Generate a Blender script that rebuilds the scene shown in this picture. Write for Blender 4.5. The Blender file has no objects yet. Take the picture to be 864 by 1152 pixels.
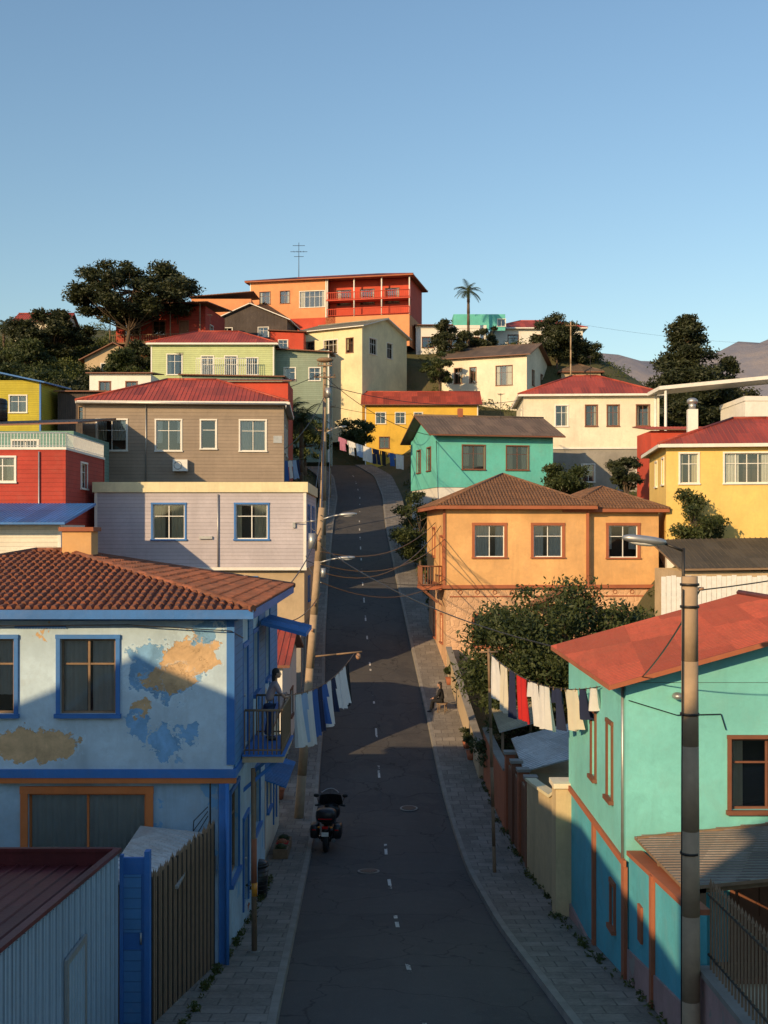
import bpy, math, random
import numpy as np
from mathutils import Vector, Matrix
rad=math.radians
scene=bpy.context.scene
rng=random.Random(7)
Z3=Vector((0,0,1))
def V(*a): return Vector(a)

# ------------------------------------------------------------------ materials
def newmat(name):
    m=bpy.data.materials.new(name); m.use_nodes=True
    nt=m.node_tree; return m,nt,nt.nodes['Principled BSDF']
def setin(nt,sock,v):
    if v is None: return
    if hasattr(v,'is_output'): nt.links.new(v,sock)
    else: sock.default_value=v
def mth(nt,op,a,b=None,c=None):
    n=nt.nodes.new('ShaderNodeMath'); n.operation=op
    setin(nt,n.inputs[0],a); setin(nt,n.inputs[1],b)
    if c is not None: setin(nt,n.inputs[2],c)
    return n.outputs[0]
def mixc(nt,f,a,b,blend='MIX'):
    n=nt.nodes.new('ShaderNodeMix'); n.data_type='RGBA'; n.blend_type=blend
    def c4(c): return c if hasattr(c,'is_output') else (*c[:3],1)
    setin(nt,n.inputs[0],f); setin(nt,n.inputs[6],c4(a)); setin(nt,n.inputs[7],c4(b))
    return n.outputs[2]
def mapr(nt,v,a,b,c=0,d=1):
    n=nt.nodes.new('ShaderNodeMapRange'); setin(nt,n.inputs[0],v)
    for i,x in enumerate((a,b,c,d)): n.inputs[i+1].default_value=x
    return n.outputs[0]
def noise(nt,vec,scale,detail=5,rough=.6,dist=0):
    n=nt.nodes.new('ShaderNodeTexNoise'); setin(nt,n.inputs['Vector'],vec)
    n.inputs['Scale'].default_value=scale; n.inputs['Detail'].default_value=detail
    n.inputs['Roughness'].default_value=rough; n.inputs['Distortion'].default_value=dist
    return n.outputs[0]
def vscale(nt,vec,s,off=(0,0,0)):
    n=nt.nodes.new('ShaderNodeMapping'); setin(nt,n.inputs[0],vec)
    n.inputs['Scale'].default_value=s; n.inputs['Location'].default_value=off
    return n.outputs[0]
def uvraw(nt): return nt.nodes.new('ShaderNodeTexCoord').outputs['UV']
def uvrand(nt):
    t=uvraw(nt); o=nt.nodes.new('ShaderNodeObjectInfo')
    r=mth(nt,'MULTIPLY',o.outputs['Random'],53.0)
    n=nt.nodes.new('ShaderNodeVectorMath'); n.operation='ADD'
    c=nt.nodes.new('ShaderNodeCombineXYZ'); nt.links.new(r,c.inputs[0]); nt.links.new(r,c.inputs[2])
    nt.links.new(t,n.inputs[0]); nt.links.new(c.outputs[0],n.inputs[1]); return n.outputs[0]
def sep(nt,vec):
    n=nt.nodes.new('ShaderNodeSeparateXYZ'); setin(nt,n.inputs[0],vec); return n.outputs
def bump(nt,b,h,strength,dist=.02):
    n=nt.nodes.new('ShaderNodeBump'); n.inputs['Strength'].default_value=strength
    n.inputs['Distance'].default_value=dist; setin(nt,n.inputs['Height'],h)
    nt.links.new(n.outputs[0],b.inputs['Normal'])
def mul3(c,k): return tuple(max(0,min(1,x*k)) for x in c)
def paint(name,col,var=.12,dirt=.35,rough=.85,peel=None,siding=None,patches=None,bs=.35,peelthr=.66,stone=None):
    m,nt,b=newmat(name); vec=uvrand(nt)
    big=noise(nt,vec,.45,6,.62); fine=noise(nt,vec,7,6,.65); med=noise(nt,vscale(nt,vec,(1,1,1),(5,9,0)),1.3,9,.74,.4)
    st=noise(nt,vscale(nt,vec,(1.5,.22,1)),1.1,8,.75,.6)
    c=mixc(nt,mapr(nt,big,.3,.7),mul3(col,1-var*1.5),mul3(col,1+var*1.5))
    dc=tuple(x*.38+y*.12 for x,y in zip(col,(.30,.24,.18)))
    c=mixc(nt,mapr(nt,st,.5,.8,0,dirt*1.1),c,dc)
    c=mixc(nt,mapr(nt,med,.5,.68,0,dirt*1.0),c,tuple(x*.6+y for x,y in zip(col,(.12,.10,.075))))
    c=mixc(nt,mapr(nt,med,.46,.34,0,dirt*.9),c,mul3(col,.66))
    c=mixc(nt,mapr(nt,fine,.3,.7,0,.3),c,mul3(col,.72))
    h=mth(nt,'ADD',mth(nt,'MULTIPLY',fine,.4),mth(nt,'MULTIPLY',med,.6))
    if stone:
        vo=nt.nodes.new('ShaderNodeTexVoronoi'); vo.feature='DISTANCE_TO_EDGE'; vo.inputs['Scale'].default_value=stone; nt.links.new(vec,vo.inputs['Vector'])
        v2=nt.nodes.new('ShaderNodeTexVoronoi'); v2.inputs['Scale'].default_value=stone; nt.links.new(vec,v2.inputs['Vector'])
        c=mixc(nt,mapr(nt,sep(nt,v2.outputs['Color'])[0],0,1,0,.4),c,mul3(col,.55))
        c=mixc(nt,mapr(nt,vo.outputs[0],0,.06,.3,0),c,mul3(col,1.2)); h=mth(nt,'ADD',h,mapr(nt,vo.outputs[0],0,.1,0,1.2))
    if patches:
        raw=uvraw(nt); n1=noise(nt,raw,2.2,7,.7); n2=noise(nt,vscale(nt,raw,(1,1,1),(31,7,0)),2.2,7,.7)
        s=sep(nt,raw)
        ux=mth(nt,'ADD',s[0],mth(nt,'MULTIPLY',mth(nt,'SUBTRACT',n1,.5),1.5))
        uz=mth(nt,'ADD',s[1],mth(nt,'MULTIPLY',mth(nt,'SUBTRACT',n2,.5),1.5))
        for (px,pz,rx,rz,pc,deep) in patches:
            dx=mth(nt,'DIVIDE',mth(nt,'SUBTRACT',ux,px),rx); dz=mth(nt,'DIVIDE',mth(nt,'SUBTRACT',uz,pz),rz)
            r=mth(nt,'ADD',mth(nt,'MULTIPLY',dx,dx),mth(nt,'MULTIPLY',dz,dz))
            k=mapr(nt,r,.94,1.02,1,0)
            rim=mapr(nt,r,1.0,1.35,.35,0)
            c=mixc(nt,rim,c,mul3(col,1.45))
            c=mixc(nt,k,c,mixc(nt,mapr(nt,med,.35,.65),mul3(pc,.62),mul3(pc,1.2)))
            h=mth(nt,'SUBTRACT',h,mth(nt,'MULTIPLY',k,deep*2))
    if peel:
        pn=noise(nt,vscale(nt,vec,(1,1,1),(9,3,0)),.9,9,.68)
        k=mapr(nt,pn,peelthr,peelthr+.012,0,1)
        c=mixc(nt,k,c,peel); h=mth(nt,'SUBTRACT',h,mth(nt,'MULTIPLY',k,.7))
    if siding:
        ax,pitch=siding; s=sep(nt,uvraw(nt))
        if ax=='h':
            fr=mth(nt,'FRACT',mth(nt,'DIVIDE',s[1],pitch)); 
            ln=mapr(nt,fr,.86,.97,0,1)
            wn=nt.nodes.new('ShaderNodeTexWhiteNoise'); wn.noise_dimensions='1D'
            setin(nt,wn.inputs['W'],mth(nt,'FLOOR',mth(nt,'DIVIDE',s[1],pitch)))
            c=mixc(nt,mapr(nt,wn.outputs[0],0,1,0,.22),c,mul3(col,.55))
            c=mixc(nt,mth(nt,'MULTIPLY',ln,.6),c,mul3(col,.25))
            h=mth(nt,'ADD',h,mth(nt,'MULTIPLY',mth(nt,'SUBTRACT',1.0,fr),1.6)); 
        else:
            sn=mth(nt,'SINE',mth(nt,'MULTIPLY',s[0],6.2832/pitch))
            c=mixc(nt,mapr(nt,sn,-1,-.4,.35,0),c,mul3(col,.4))
            h=mth(nt,'ADD',h,mth(nt,'MULTIPLY',sn,.9))
    nt.links.new(c,b.inputs['Base Color']); b.inputs['Roughness'].default_value=rough
    bump(nt,b,h,bs,.03)
    return m
def roofmat(name,col,rough=.75,pu=.25,pv=.4,old=.5,oc=(.10,.075,.06)):
    m,nt,b=newmat(name); vec=uvrand(nt); s=sep(nt,vec)
    cu=mth(nt,'FLOOR',mth(nt,'DIVIDE',s[0],pu)); cv=mth(nt,'FLOOR',mth(nt,'DIVIDE',s[1],pv))
    cb=nt.nodes.new('ShaderNodeCombineXYZ'); nt.links.new(cu,cb.inputs[0]); nt.links.new(cv,cb.inputs[1])
    wn=nt.nodes.new('ShaderNodeTexWhiteNoise'); wn.noise_dimensions='2D'; nt.links.new(cb.outputs[0],wn.inputs['Vector'])
    c=mixc(nt,wn.outputs[0],mul3(col,.58),mul3(col,1.32))
    c=mixc(nt,mapr(nt,noise(nt,vec,.7,7,.7),.42,.68,0,old),c,oc)
    c=mixc(nt,mapr(nt,noise(nt,vscale(nt,vec,(4,.5,1)),1.2,6,.7),.5,.7,0,.5),c,mul3(col,.45))
    c=mixc(nt,mapr(nt,noise(nt,vec,3.2,8,.75),.5,.66,0,.45),c,mul3(oc,1.2))
    c=mixc(nt,mapr(nt,noise(nt,vec,9,4,.6),.35,.7,0,.35),c,mul3(col,.5))
    nt.links.new(c,b.inputs['Base Color']); b.inputs['Roughness'].default_value=rough
    bump(nt,b,noise(nt,vec,14,5,.6),.35,.02); return m
def plain(name,col,rough=.6,metal=0,var=.25,sc=4):
    m,nt,b=newmat(name); t=nt.nodes.new('ShaderNodeTexCoord').outputs['Object']
    n=noise(nt,t,sc,5,.6)
    c=mixc(nt,n,mul3(col,1-var),mul3(col,1+var))
    nt.links.new(c,b.inputs['Base Color']); b.inputs['Roughness'].default_value=rough
    b.inputs['Metallic'].default_value=metal
    bump(nt,b,noise(nt,t,sc*6,3,.5),.1,.01); return m
def clothm(name,col):
    m,nt,b=newmat(name); t=nt.nodes.new('ShaderNodeTexCoord').outputs['Object']
    n=noise(nt,t,3,5,.6); c=mixc(nt,n,mul3(col,.8),mul3(col,1.1))
    nt.links.new(c,b.inputs['Base Color']); b.inputs['Roughness'].default_value=.9
    tr=nt.nodes.new('ShaderNodeBsdfTranslucent'); nt.links.new(c,tr.inputs[0])
    mx=nt.nodes.new('ShaderNodeMixShader'); mx.inputs[0].default_value=.25
    nt.links.new(b.outputs[0],mx.inputs[1]); nt.links.new(tr.outputs[0],mx.inputs[2])
    nt.links.new(mx.outputs[0],nt.nodes['Material Output'].inputs[0]); return m
def glassm():
    m,nt,b=newmat('window_glass'); nt.nodes.remove(b)
    tr=nt.nodes.new('ShaderNodeBsdfTransparent'); tr.inputs[0].default_value=(.82,.85,.85,1)
    gl=nt.nodes.new('ShaderNodeBsdfGlossy'); gl.inputs['Roughness'].default_value=.04; gl.inputs[0].default_value=(.85,.9,.95,1)
    fr=nt.nodes.new('ShaderNodeFresnel'); fr.inputs[0].default_value=1.5
    mx=nt.nodes.new('ShaderNodeMixShader'); nt.links.new(mapr(nt,fr.outputs[0],0,1,.10,1),mx.inputs[0])
    nt.links.new(tr.outputs[0],mx.inputs[1]); nt.links.new(gl.outputs[0],mx.inputs[2])
    nt.links.new(mx.outputs[0],nt.nodes['Material Output'].inputs[0]); return m
def leafm(name,dark,light):
    m,nt,b=newmat(name); t=nt.nodes.new('ShaderNodeTexCoord').outputs['Object']
    n=noise(nt,t,.9,3,.6); n2=noise(nt,t,9,2,.5)
    c=mixc(nt,mapr(nt,mth(nt,'ADD',mth(nt,'MULTIPLY',n,.6),mth(nt,'MULTIPLY',n2,.4)),.35,.65),dark,light)
    nt.links.new(c,b.inputs['Base Color']); b.inputs['Roughness'].default_value=.6
    tr=nt.nodes.new('ShaderNodeBsdfTranslucent'); nt.links.new(c,tr.inputs[0])
    mx=nt.nodes.new('ShaderNodeMixShader'); mx.inputs[0].default_value=.3
    nt.links.new(b.outputs[0],mx.inputs[1]); nt.links.new(tr.outputs[0],mx.inputs[2])
    nt.links.new(mx.outputs[0],nt.nodes['Material Output'].inputs[0]); return m
def asphaltm():
    m,nt,b=newmat('asphalt'); t=nt.nodes.new('ShaderNodeTexCoord').outputs['Object']
    n=noise(nt,vscale(nt,t,(1,.18,1)),.9,7,.65); f=noise(nt,t,40,3,.6); p=noise(nt,t,.35,4,.5); q=noise(nt,t,2.4,8,.75)
    c=mixc(nt,n,(.032,.031,.032),(.088,.082,.076))
    c=mixc(nt,mapr(nt,p,.55,.565,0,.5),c,(.03,.03,.033))
    c=mixc(nt,mapr(nt,q,.52,.72,0,.6),c,(.10,.092,.082))
    c=mixc(nt,mapr(nt,f,.4,.7,0,.5),c,(.11,.105,.10))
    vo=nt.nodes.new('ShaderNodeTexVoronoi'); vo.feature='DISTANCE_TO_EDGE'
    dn=nt.nodes.new('ShaderNodeVectorMath'); dn.operation='ADD'
    nn=nt.nodes.new('ShaderNodeTexNoise'); nn.inputs['Scale'].default_value=1.2; nt.links.new(t,nn.inputs['Vector'])
    nt.links.new(t,dn.inputs[0]); nt.links.new(nn.outputs[1],dn.inputs[1]); nt.links.new(dn.outputs[0],vo.inputs['Vector']); vo.inputs['Scale'].default_value=.35
    c=mixc(nt,mapr(nt,vo.outputs[0],.0,.012,.8,0),c,(.012,.012,.012))
    nt.links.new(c,b.inputs['Base Color']); b.inputs['Roughness'].default_value=.8
    bump(nt,b,f,.4,.01); return m
def pavem(name,col):
    m,nt,b=newmat(name); t=nt.nodes.new('ShaderNodeTexCoord').outputs['Object']
    br=nt.nodes.new('ShaderNodeTexBrick'); nt.links.new(t,br.inputs['Vector']); br.inputs['Scale'].default_value=1
    br.inputs['Brick Width'].default_value=.62; br.inputs['Row Height'].default_value=.55; br.inputs['Mortar Size'].default_value=.018
    br.inputs['Color1'].default_value=(*mul3(col,.7),1); br.inputs['Color2'].default_value=(*mul3(col,1.2),1); br.inputs['Mortar'].default_value=(*mul3(col,.3),1)
    c=mixc(nt,mapr(nt,noise(nt,t,.9,8,.7),.42,.62,0,.85),br.outputs[0],mul3(col,.5))
    c=mixc(nt,mapr(nt,noise(nt,t,12,5,.7),.4,.7,0,.4),c,mul3(col,1.4))
    nt.links.new(c,b.inputs['Base Color']); b.inputs['Roughness'].default_value=.9
    bump(nt,b,noise(nt,t,18,4,.6),.5,.03); return m
def groundm():
    m,nt,b=newmat('hillside_earth'); t=nt.nodes.new('ShaderNodeTexCoord').outputs['Object']
    n=noise(nt,t,.12,8,.7); f=noise(nt,t,2.5,6,.7)
    c=mixc(nt,mapr(nt,n,.4,.6),(.11,.09,.045),(.05,.062,.022))
    c=mixc(nt,mapr(nt,f,.4,.7,0,.7),c,(.09,.09,.035))
    nt.links.new(c,b.inputs['Base Color']); b.inputs['Roughness'].default_value=.95
    bump(nt,b,f,.8,.25); return m

M={}
TAN=(.62,.42,.23); BL=(.20,.41,.66)
M['blue_peel']=paint('peeling_pale_blue_plaster',(.46,.60,.70),.20,.40,peel=(.24,.43,.64),peelthr=.67,bs=.6,
   patches=[(9.30,6.35,.88,.60,BL,.3),(9.85,6.66,.54,.46,TAN,.8),(9.20,6.18,.46,.30,TAN,.8),(9.60,6.12,.36,.26,TAN,.8),
            (6.50,4.72,.92,.38,TAN,.8),(9.25,4.80,.27,.45,BL,.3),(8.70,5.10,.22,.32,BL,.3),(9.75,4.95,.20,.2,BL,.3),(10.15,7.20,.32,.26,BL,.3),(6.62,7.15,.12,.18,TAN,.6),(8.75,5.45,.13,.16,TAN,.6),(3.9,6.0,.5,.4,TAN,.8)])
M['blue_low']=paint('worn_blue_plaster',(.34,.49,.62),.25,.7,peel=(.15,.34,.56),peelthr=.58)
M['blue']=paint('royal_blue_paint',(.035,.17,.48),.15,.3,.6)
M['blue_side']=paint('deep_blue_siding',(.07,.24,.50),.15,.4,.7,siding=('h',.18))
M['ltblue_corr']=paint('pale_blue_corrugated',(.36,.49,.60),.1,.4,.6,siding=('v',.16),bs=.8)
M['teal']=paint('aqua_plaster',(.20,.59,.56),.12,.32,peel=(.55,.50,.40),peelthr=.72,bs=.55)
M['teal_low']=paint('turquoise_plaster',(.09,.43,.52),.14,.5,peel=(.36,.34,.28),peelthr=.70,bs=.5)
M['orange']=paint('ochre_plaster',(.74,.42,.17),.16,.38,bs=.6)
M['peach']=paint('peach_stone_plaster',(.70,.43,.25),.25,.45,bs=.6,stone=3.2)
M['lilac']=paint('lilac_grey_siding',(.50,.46,.50),.08,.28,siding=('h',.2))
M['greige']=paint('taupe_siding',(.33,.26,.20),.1,.33,siding=('h',.24))
M['beige']=paint('beige_plaster',(.50,.38,.24),.15,.5)
M['cream']=paint('cream_plaster',(.76,.67,.42),.1,.33)
M['creamw']=paint('offwhite_plaster',(.80,.72,.56),.1,.35)
M['cream_wall']=paint('cream_garden_wall_plaster',(.62,.48,.27),.15,.6)
M['white']=paint('white_paint',(.80,.77,.71),.05,.3,.6)
M['whites']=paint('white_siding',(.76,.71,.62),.06,.3,siding=('h',.2))
M['yellow']=paint('yellow_plaster',(.80,.55,.17),.08,.3)
M['yellow2']=paint('mustard_plaster',(.74,.46,.06),.1,.3)
M['palegreen']=paint('pale_green_siding',(.52,.60,.31),.1,.3,siding=('h',.22))
M['greygreen']=paint('grey_green_siding',(.26,.33,.26),.1,.4,siding=('h',.22))
M['red']=paint('red_siding',(.44,.05,.03),.12,.3,siding=('h',.22))
M['redp']=paint('red_paint',(.56,.07,.035),.12,.3)
M['turq']=paint('turquoise_paint',(.13,.54,.48),.1,.33)
M['mteal']=paint('faded_teal_boards',(.17,.33,.30),.1,.5,siding=('h',.22))
M['toporange']=paint('coral_plaster',(.72,.30,.13),.1,.3)
M['olive']=paint('olive_yellow_siding',(.50,.42,.04),.12,.3,siding=('h',.2))
M['grey']=paint('grey_concrete',(.30,.28,.25),.2,.5)
M['dark']=paint('dark_boards',(.07,.055,.05),.2,.3,siding=('v',.2))
M['pink']=paint('pink_plinth_plaster',(.42,.26,.24),.25,.7,peel=(.28,.25,.22),peelthr=.55)
M['terra']=paint('terracotta_paint',(.38,.12,.055),.15,.3)
M['trimblue']=M['blue']
M['trimorange']=paint('orange_trim_paint',(.58,.17,.045),.15,.3)
M['brown']=plain('brown_painted_wood',(.19,.075,.04),.6)
M['wood']=plain('weathered_wood',(.23,.15,.09),.85,0,.35,6)
M['pole']=plain('wood_pole_grain',(.38,.27,.17),.85,0,.3,5)
M['metal']=plain('dark_iron',(.05,.045,.04),.5,.6)
M['galv']=plain('galvanised_steel',(.45,.45,.44),.45,.7)
M['whitem']=plain('white_metal',(.75,.74,.70),.5)
M['black']=plain('black_plastic',(.015,.015,.017),.35)
M['rubber']=plain('tyre_rubber',(.02,.02,.02),.9)
M['chrome']=plain('chrome',(.6,.6,.62),.15,1,.1)
M['redl']=plain('red_lens',(.5,.01,.01),.2)
M['amber']=plain('amber_lens',(.7,.25,.02),.2)
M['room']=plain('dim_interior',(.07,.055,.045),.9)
M['curtain']=clothm('cream_curtain',(.76,.66,.46))
M['curtainw']=clothm('white_curtain',(.80,.77,.70))
M['glass']=glassm()
M['tile']=roofmat('terracotta_tiles',(.30,.10,.05),.85,.18,.32,.55)
M['tileb']=roofmat('brown_tiles',(.25,.12,.06),.85,.24,.34,.55)
M['redroof']=roofmat('red_corrugated_roof',(.42,.065,.035),.6,.8,2.2,.4,(.20,.06,.035))
M['redroof2']=roofmat('weathered_red_roof',(.40,.075,.042),.7,.9,1.6,.4,(.20,.07,.04))
M['dredroof']=roofmat('dark_red_roof',(.30,.05,.035),.6,.8,2.2,.4)
M['maroon']=roofmat('maroon_corrugated',(.15,.02,.022),.5,.8,2.5,.3,(.05,.012,.012))
M['brownroof']=roofmat('brown_sheet_roof',(.19,.13,.09),.7,.8,2,.5)
M['darkroof']=roofmat('dark_sheet_roof',(.085,.07,.05),.8,.8,2,.6,(.12,.09,.05))
M['greyroof']=roofmat('grey_sheet_roof',(.20,.175,.155),.6,.8,2,.6,(.14,.08,.05))
M['whiteroof']=roofmat('white_sheet_roof',(.60,.58,.55),.5,.8,2,.5,(.3,.22,.16))
M['blueroof']=roofmat('blue_sheet_roof',(.03,.18,.48),.5,.8,2,.3,(.10,.13,.2))
M['creamroof']=roofmat('beige_sheet_roof',(.42,.36,.24),.6,.8,2,.3)
M['asphalt']=asphaltm(); M['pave']=pavem('concrete_pavement',(.24,.215,.185)); M['kerb']=plain('concrete_kerb',(.25,.23,.20),.9,0,.45,2)
M['mark']=paint('road_marking_paint',(.62,.60,.55),.2,.6,.8,peel=(.06,.06,.06),peelthr=.52)
M['ground']=groundm()
M['leaf']=leafm('tree_leaves',(.018,.035,.010),(.09,.11,.028))
M['leafdk']=leafm('cypress_leaves',(.016,.026,.010),(.065,.075,.025))
M['leafol']=leafm('shrub_leaves',(.035,.055,.013),(.12,.14,.03))
M['bark']=plain('bark',(.11,.075,.05),.95,0,.4,5)
M['ins']=plain('porcelain',(.35,.2,.12),.3)
M['skin']=plain('skin',(.42,.24,.16),.6,0,.05)
M['hair']=plain('dark_hair',(.02,.014,.01),.7)
M['shirt']=clothm('coral_shirt',(.60,.45,.42)); M['jeans']=clothm('blue_jeans',(.05,.08,.17))
for k,c in dict(c_white=(.78,.77,.75),c_cream=(.74,.68,.54),c_blue=(.05,.14,.42),c_lblue=(.34,.48,.70),c_navy=(.02,.03,.08),c_black=(.02,.02,.022),c_red=(.62,.025,.025),c_pink=(.5,.2,.3),c_grey=(.3,.3,.32)).items():
    M[k]=clothm('cloth_'+k[2:],c)

# ------------------------------------------------------------------ mesh builder
class MB:
    def __init__(s): s.v=[];s.f=[];s.m=[];s.mats=[];s.sm=[]
    def mi(s,k):
        if k not in s.mats: s.mats.append(k)
        return s.mats.index(k)
    def face(s,pts,mat,sm=False):
        i=len(s.v); s.v+= [tuple(p) for p in pts]; s.f.append(list(range(i,i+len(pts)))); s.m.append(s.mi(mat)); s.sm.append(sm)
    def obox(s,o,u,v,w,mat):
        o=Vector(o);u=Vector(u);v=Vector(v);w=Vector(w)
        if u.cross(v).dot(w)<0: u,v=v,u
        p=[o,o+u,o+u+v,o+v,o+w,o+u+w,o+u+v+w,o+v+w]
        for q in ((0,3,2,1),(4,5,6,7),(0,1,5,4),(1,2,6,5),(2,3,7,6),(3,0,4,7)): s.face([p[i] for i in q],mat)
    def box(s,x0,x1,y0,y1,z0,z1,mat): s.obox((x0,y0,z0),(x1-x0,0,0),(0,y1-y0,0),(0,0,z1-z0),mat)
    def cyl(s,p0,p1,r0,r1,mat,n=8,caps=True):
        p0=Vector(p0);p1=Vector(p1);d=(p1-p0)
        if d.length<1e-6: return
        d.normalize(); a=d.orthogonal().normalized(); b=d.cross(a)
        i=len(s.v)
        for p,r in((p0,r0),(p1,r1)):
            for k in range(n):
                t=2*math.pi*k/n; s.v.append(tuple(p+(a*math.cos(t)+b*math.sin(t))*r))
        mi=s.mi(mat)
        for k in range(n):
            k2=(k+1)%n; s.f.append([i+k,i+k2,i+n+k2,i+n+k]); s.m.append(mi); s.sm.append(n>5)
        if caps:
            s.f.append([i+k for k in range(n)][::-1]); s.m.append(mi); s.sm.append(False)
            s.f.append([i+n+k for k in range(n)]); s.m.append(mi); s.sm.append(False)
    def tube(s,pts,r,mat,n=6):
        for a,b in zip(pts[:-1],pts[1:]): s.cyl(a,b,r,r,mat,n,True)
    def blob(s,c,r,mat,pw=2.5,nu=16,nv=10,rot=None):
        c=Vector(c); i=len(s.v); e=2.0/pw
        sg=lambda x,p: math.copysign(abs(x)**p,x)
        for a in range(nv+1):
            ph=-math.pi/2+math.pi*a/nv
            for k in range(nu):
                th=2*math.pi*k/nu
                p=V(r[0]*sg(math.cos(ph),e)*sg(math.cos(th),e), r[1]*sg(math.cos(ph),e)*sg(math.sin(th),e), r[2]*sg(math.sin(ph),e))
                if rot: p=rot@p
                s.v.append(tuple(c+p))
        mi=s.mi(mat)
        for a in range(nv):
            for k in range(nu):
                k2=(k+1)%nu; s.f.append([i+a*nu+k,i+a*nu+k2,i+(a+1)*nu+k2,i+(a+1)*nu+k]); s.m.append(mi); s.sm.append(True)
    def torus(s,c,axis,R,r,mat,nu=24,nv=8):
        c=Vector(c);axis=Vector(axis).normalized();a=axis.orthogonal().normalized();b=axis.cross(a);i=len(s.v)
        for k in range(nu):
            t=2*math.pi*k/nu; d=a*math.cos(t)+b*math.sin(t)
            for j in range(nv):
                q=2*math.pi*j/nv; s.v.append(tuple(c+d*(R+r*math.cos(q))+axis*r*math.sin(q)))
        mi=s.mi(mat)
        for k in range(nu):
            for j in range(nv):
                s.f.append([i+k*nv+j,i+((k+1)%nu)*nv+j,i+((k+1)%nu)*nv+(j+1)%nv,i+k*nv+(j+1)%nv]); s.m.append(mi); s.sm.append(True)
    def build(s,name,parent=None):
        if not s.f: return None
        me=bpy.data.meshes.new(name); me.from_pydata(s.v,[],s.f)
        for k in s.mats: me.materials.append(M[k])
        me.polygons.foreach_set('material_index',s.m); me.polygons.foreach_set('use_smooth',s.sm)
        me.update(); uvl=me.uv_layers.new(name='UVMap')
        data=np.zeros(len(me.loops)*2,dtype=np.float32); vs=me.vertices
        for p in me.polygons:
            n=p.normal
            if abs(n.z)>.999: t=V(1,0,0); b=V(0,1,0)
            else: t=Z3.cross(n).normalized(); b=n.cross(t)
            for li in p.loop_indices:
                co=vs[me.loops[li].vertex_index].co; data[2*li]=co.dot(t); data[2*li+1]=co.dot(b)
        uvl.data.foreach_set('uv',data)
        ob=bpy.data.objects.new(name,me); scene.collection.objects.link(ob)
        if parent: ob.parent=parent
        return ob
def rib_face(mb,poly,pitch,r,mat,tile=0,along='v'):
    poly=[Vector(p) for p in poly]; n=Vector((0,0,0))
    for i in range(len(poly)): n+=(poly[i]).cross(poly[(i+1)%len(poly)])
    n.normalize()
    if n.z<-1e-4: n=-n
    t=V(1,0,0) if abs(n.z)>.999 else Z3.cross(n).normalized()
    b=n.cross(t); o=poly[0]
    P=[((p-o).dot(t),(p-o).dot(b)) for p in poly]
    u0=min(p[0] for p in P);u1=max(p[0] for p in P); u=u0+pitch*.5
    def pt(u,v,h): return o+t*u+b*v+n*h
    while u<u1:
        vs=[]
        for i in range(len(P)):
            a,c=P[i],P[(i+1)%len(P)]
            if (a[0]-u)*(c[0]-u)<0: k=(u-a[0])/(c[0]-a[0]); vs.append(a[1]+k*(c[1]-a[1]))
        if len(vs)>=2:
            v0,v1=min(vs),max(vs)
            if tile: 
                segs=[];v=v0
                while v<v1-.05: segs.append((v,min(v+tile,v1))); v+=tile
            else: segs=[(v0,v1)]
            for (a,c) in segs:
                j=rng.uniform(-.014,.014) if tile else 0; l0=r*.45+rng.uniform(0,.01) if tile else 0; rr=r
                q=[]
                for (vv,l,k) in ((a,l0,1),(c,0,.85)):
                    q.append([pt(u+j-rr*k,vv,l*.5),pt(u+j-rr*k*.5,vv,l+rr*.8),pt(u+j+rr*k*.5,vv,l+rr*.8),pt(u+j+rr*k,vv,l*.5)])
                for k in range(3): mb.face([q[0][k],q[0][k+1],q[1][k+1],q[1][k]],mat)
                if tile: mb.face([q[0][0],q[0][3],q[0][2],q[0][1]],mat)
        u+=pitch
def slab(mb,poly,th,mat,em=None):
    poly=[Vector(p) for p in poly]; n=V(0,0,0)
    for i in range(len(poly)): n+=poly[i].cross(poly[(i+1)%len(poly)])
    if n.z<0: poly=poly[::-1]
    mb.face(poly,mat); lo=[p-V(0,0,th) for p in poly]; mb.face(lo[::-1],em or mat)
    for i in range(len(poly)):
        j=(i+1)%len(poly); mb.face([lo[i],lo[j],poly[j],poly[i]],em or mat)
STY={'tile':(.185,.068,.32),'corr':(.30,.035,0),'fine':(.18,.025,0),'none':None}
def dress(mb,poly,mat,style):
    q=STY[style]
    if q: rib_face(mb,poly,q[0],q[1],mat,q[2])
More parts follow.
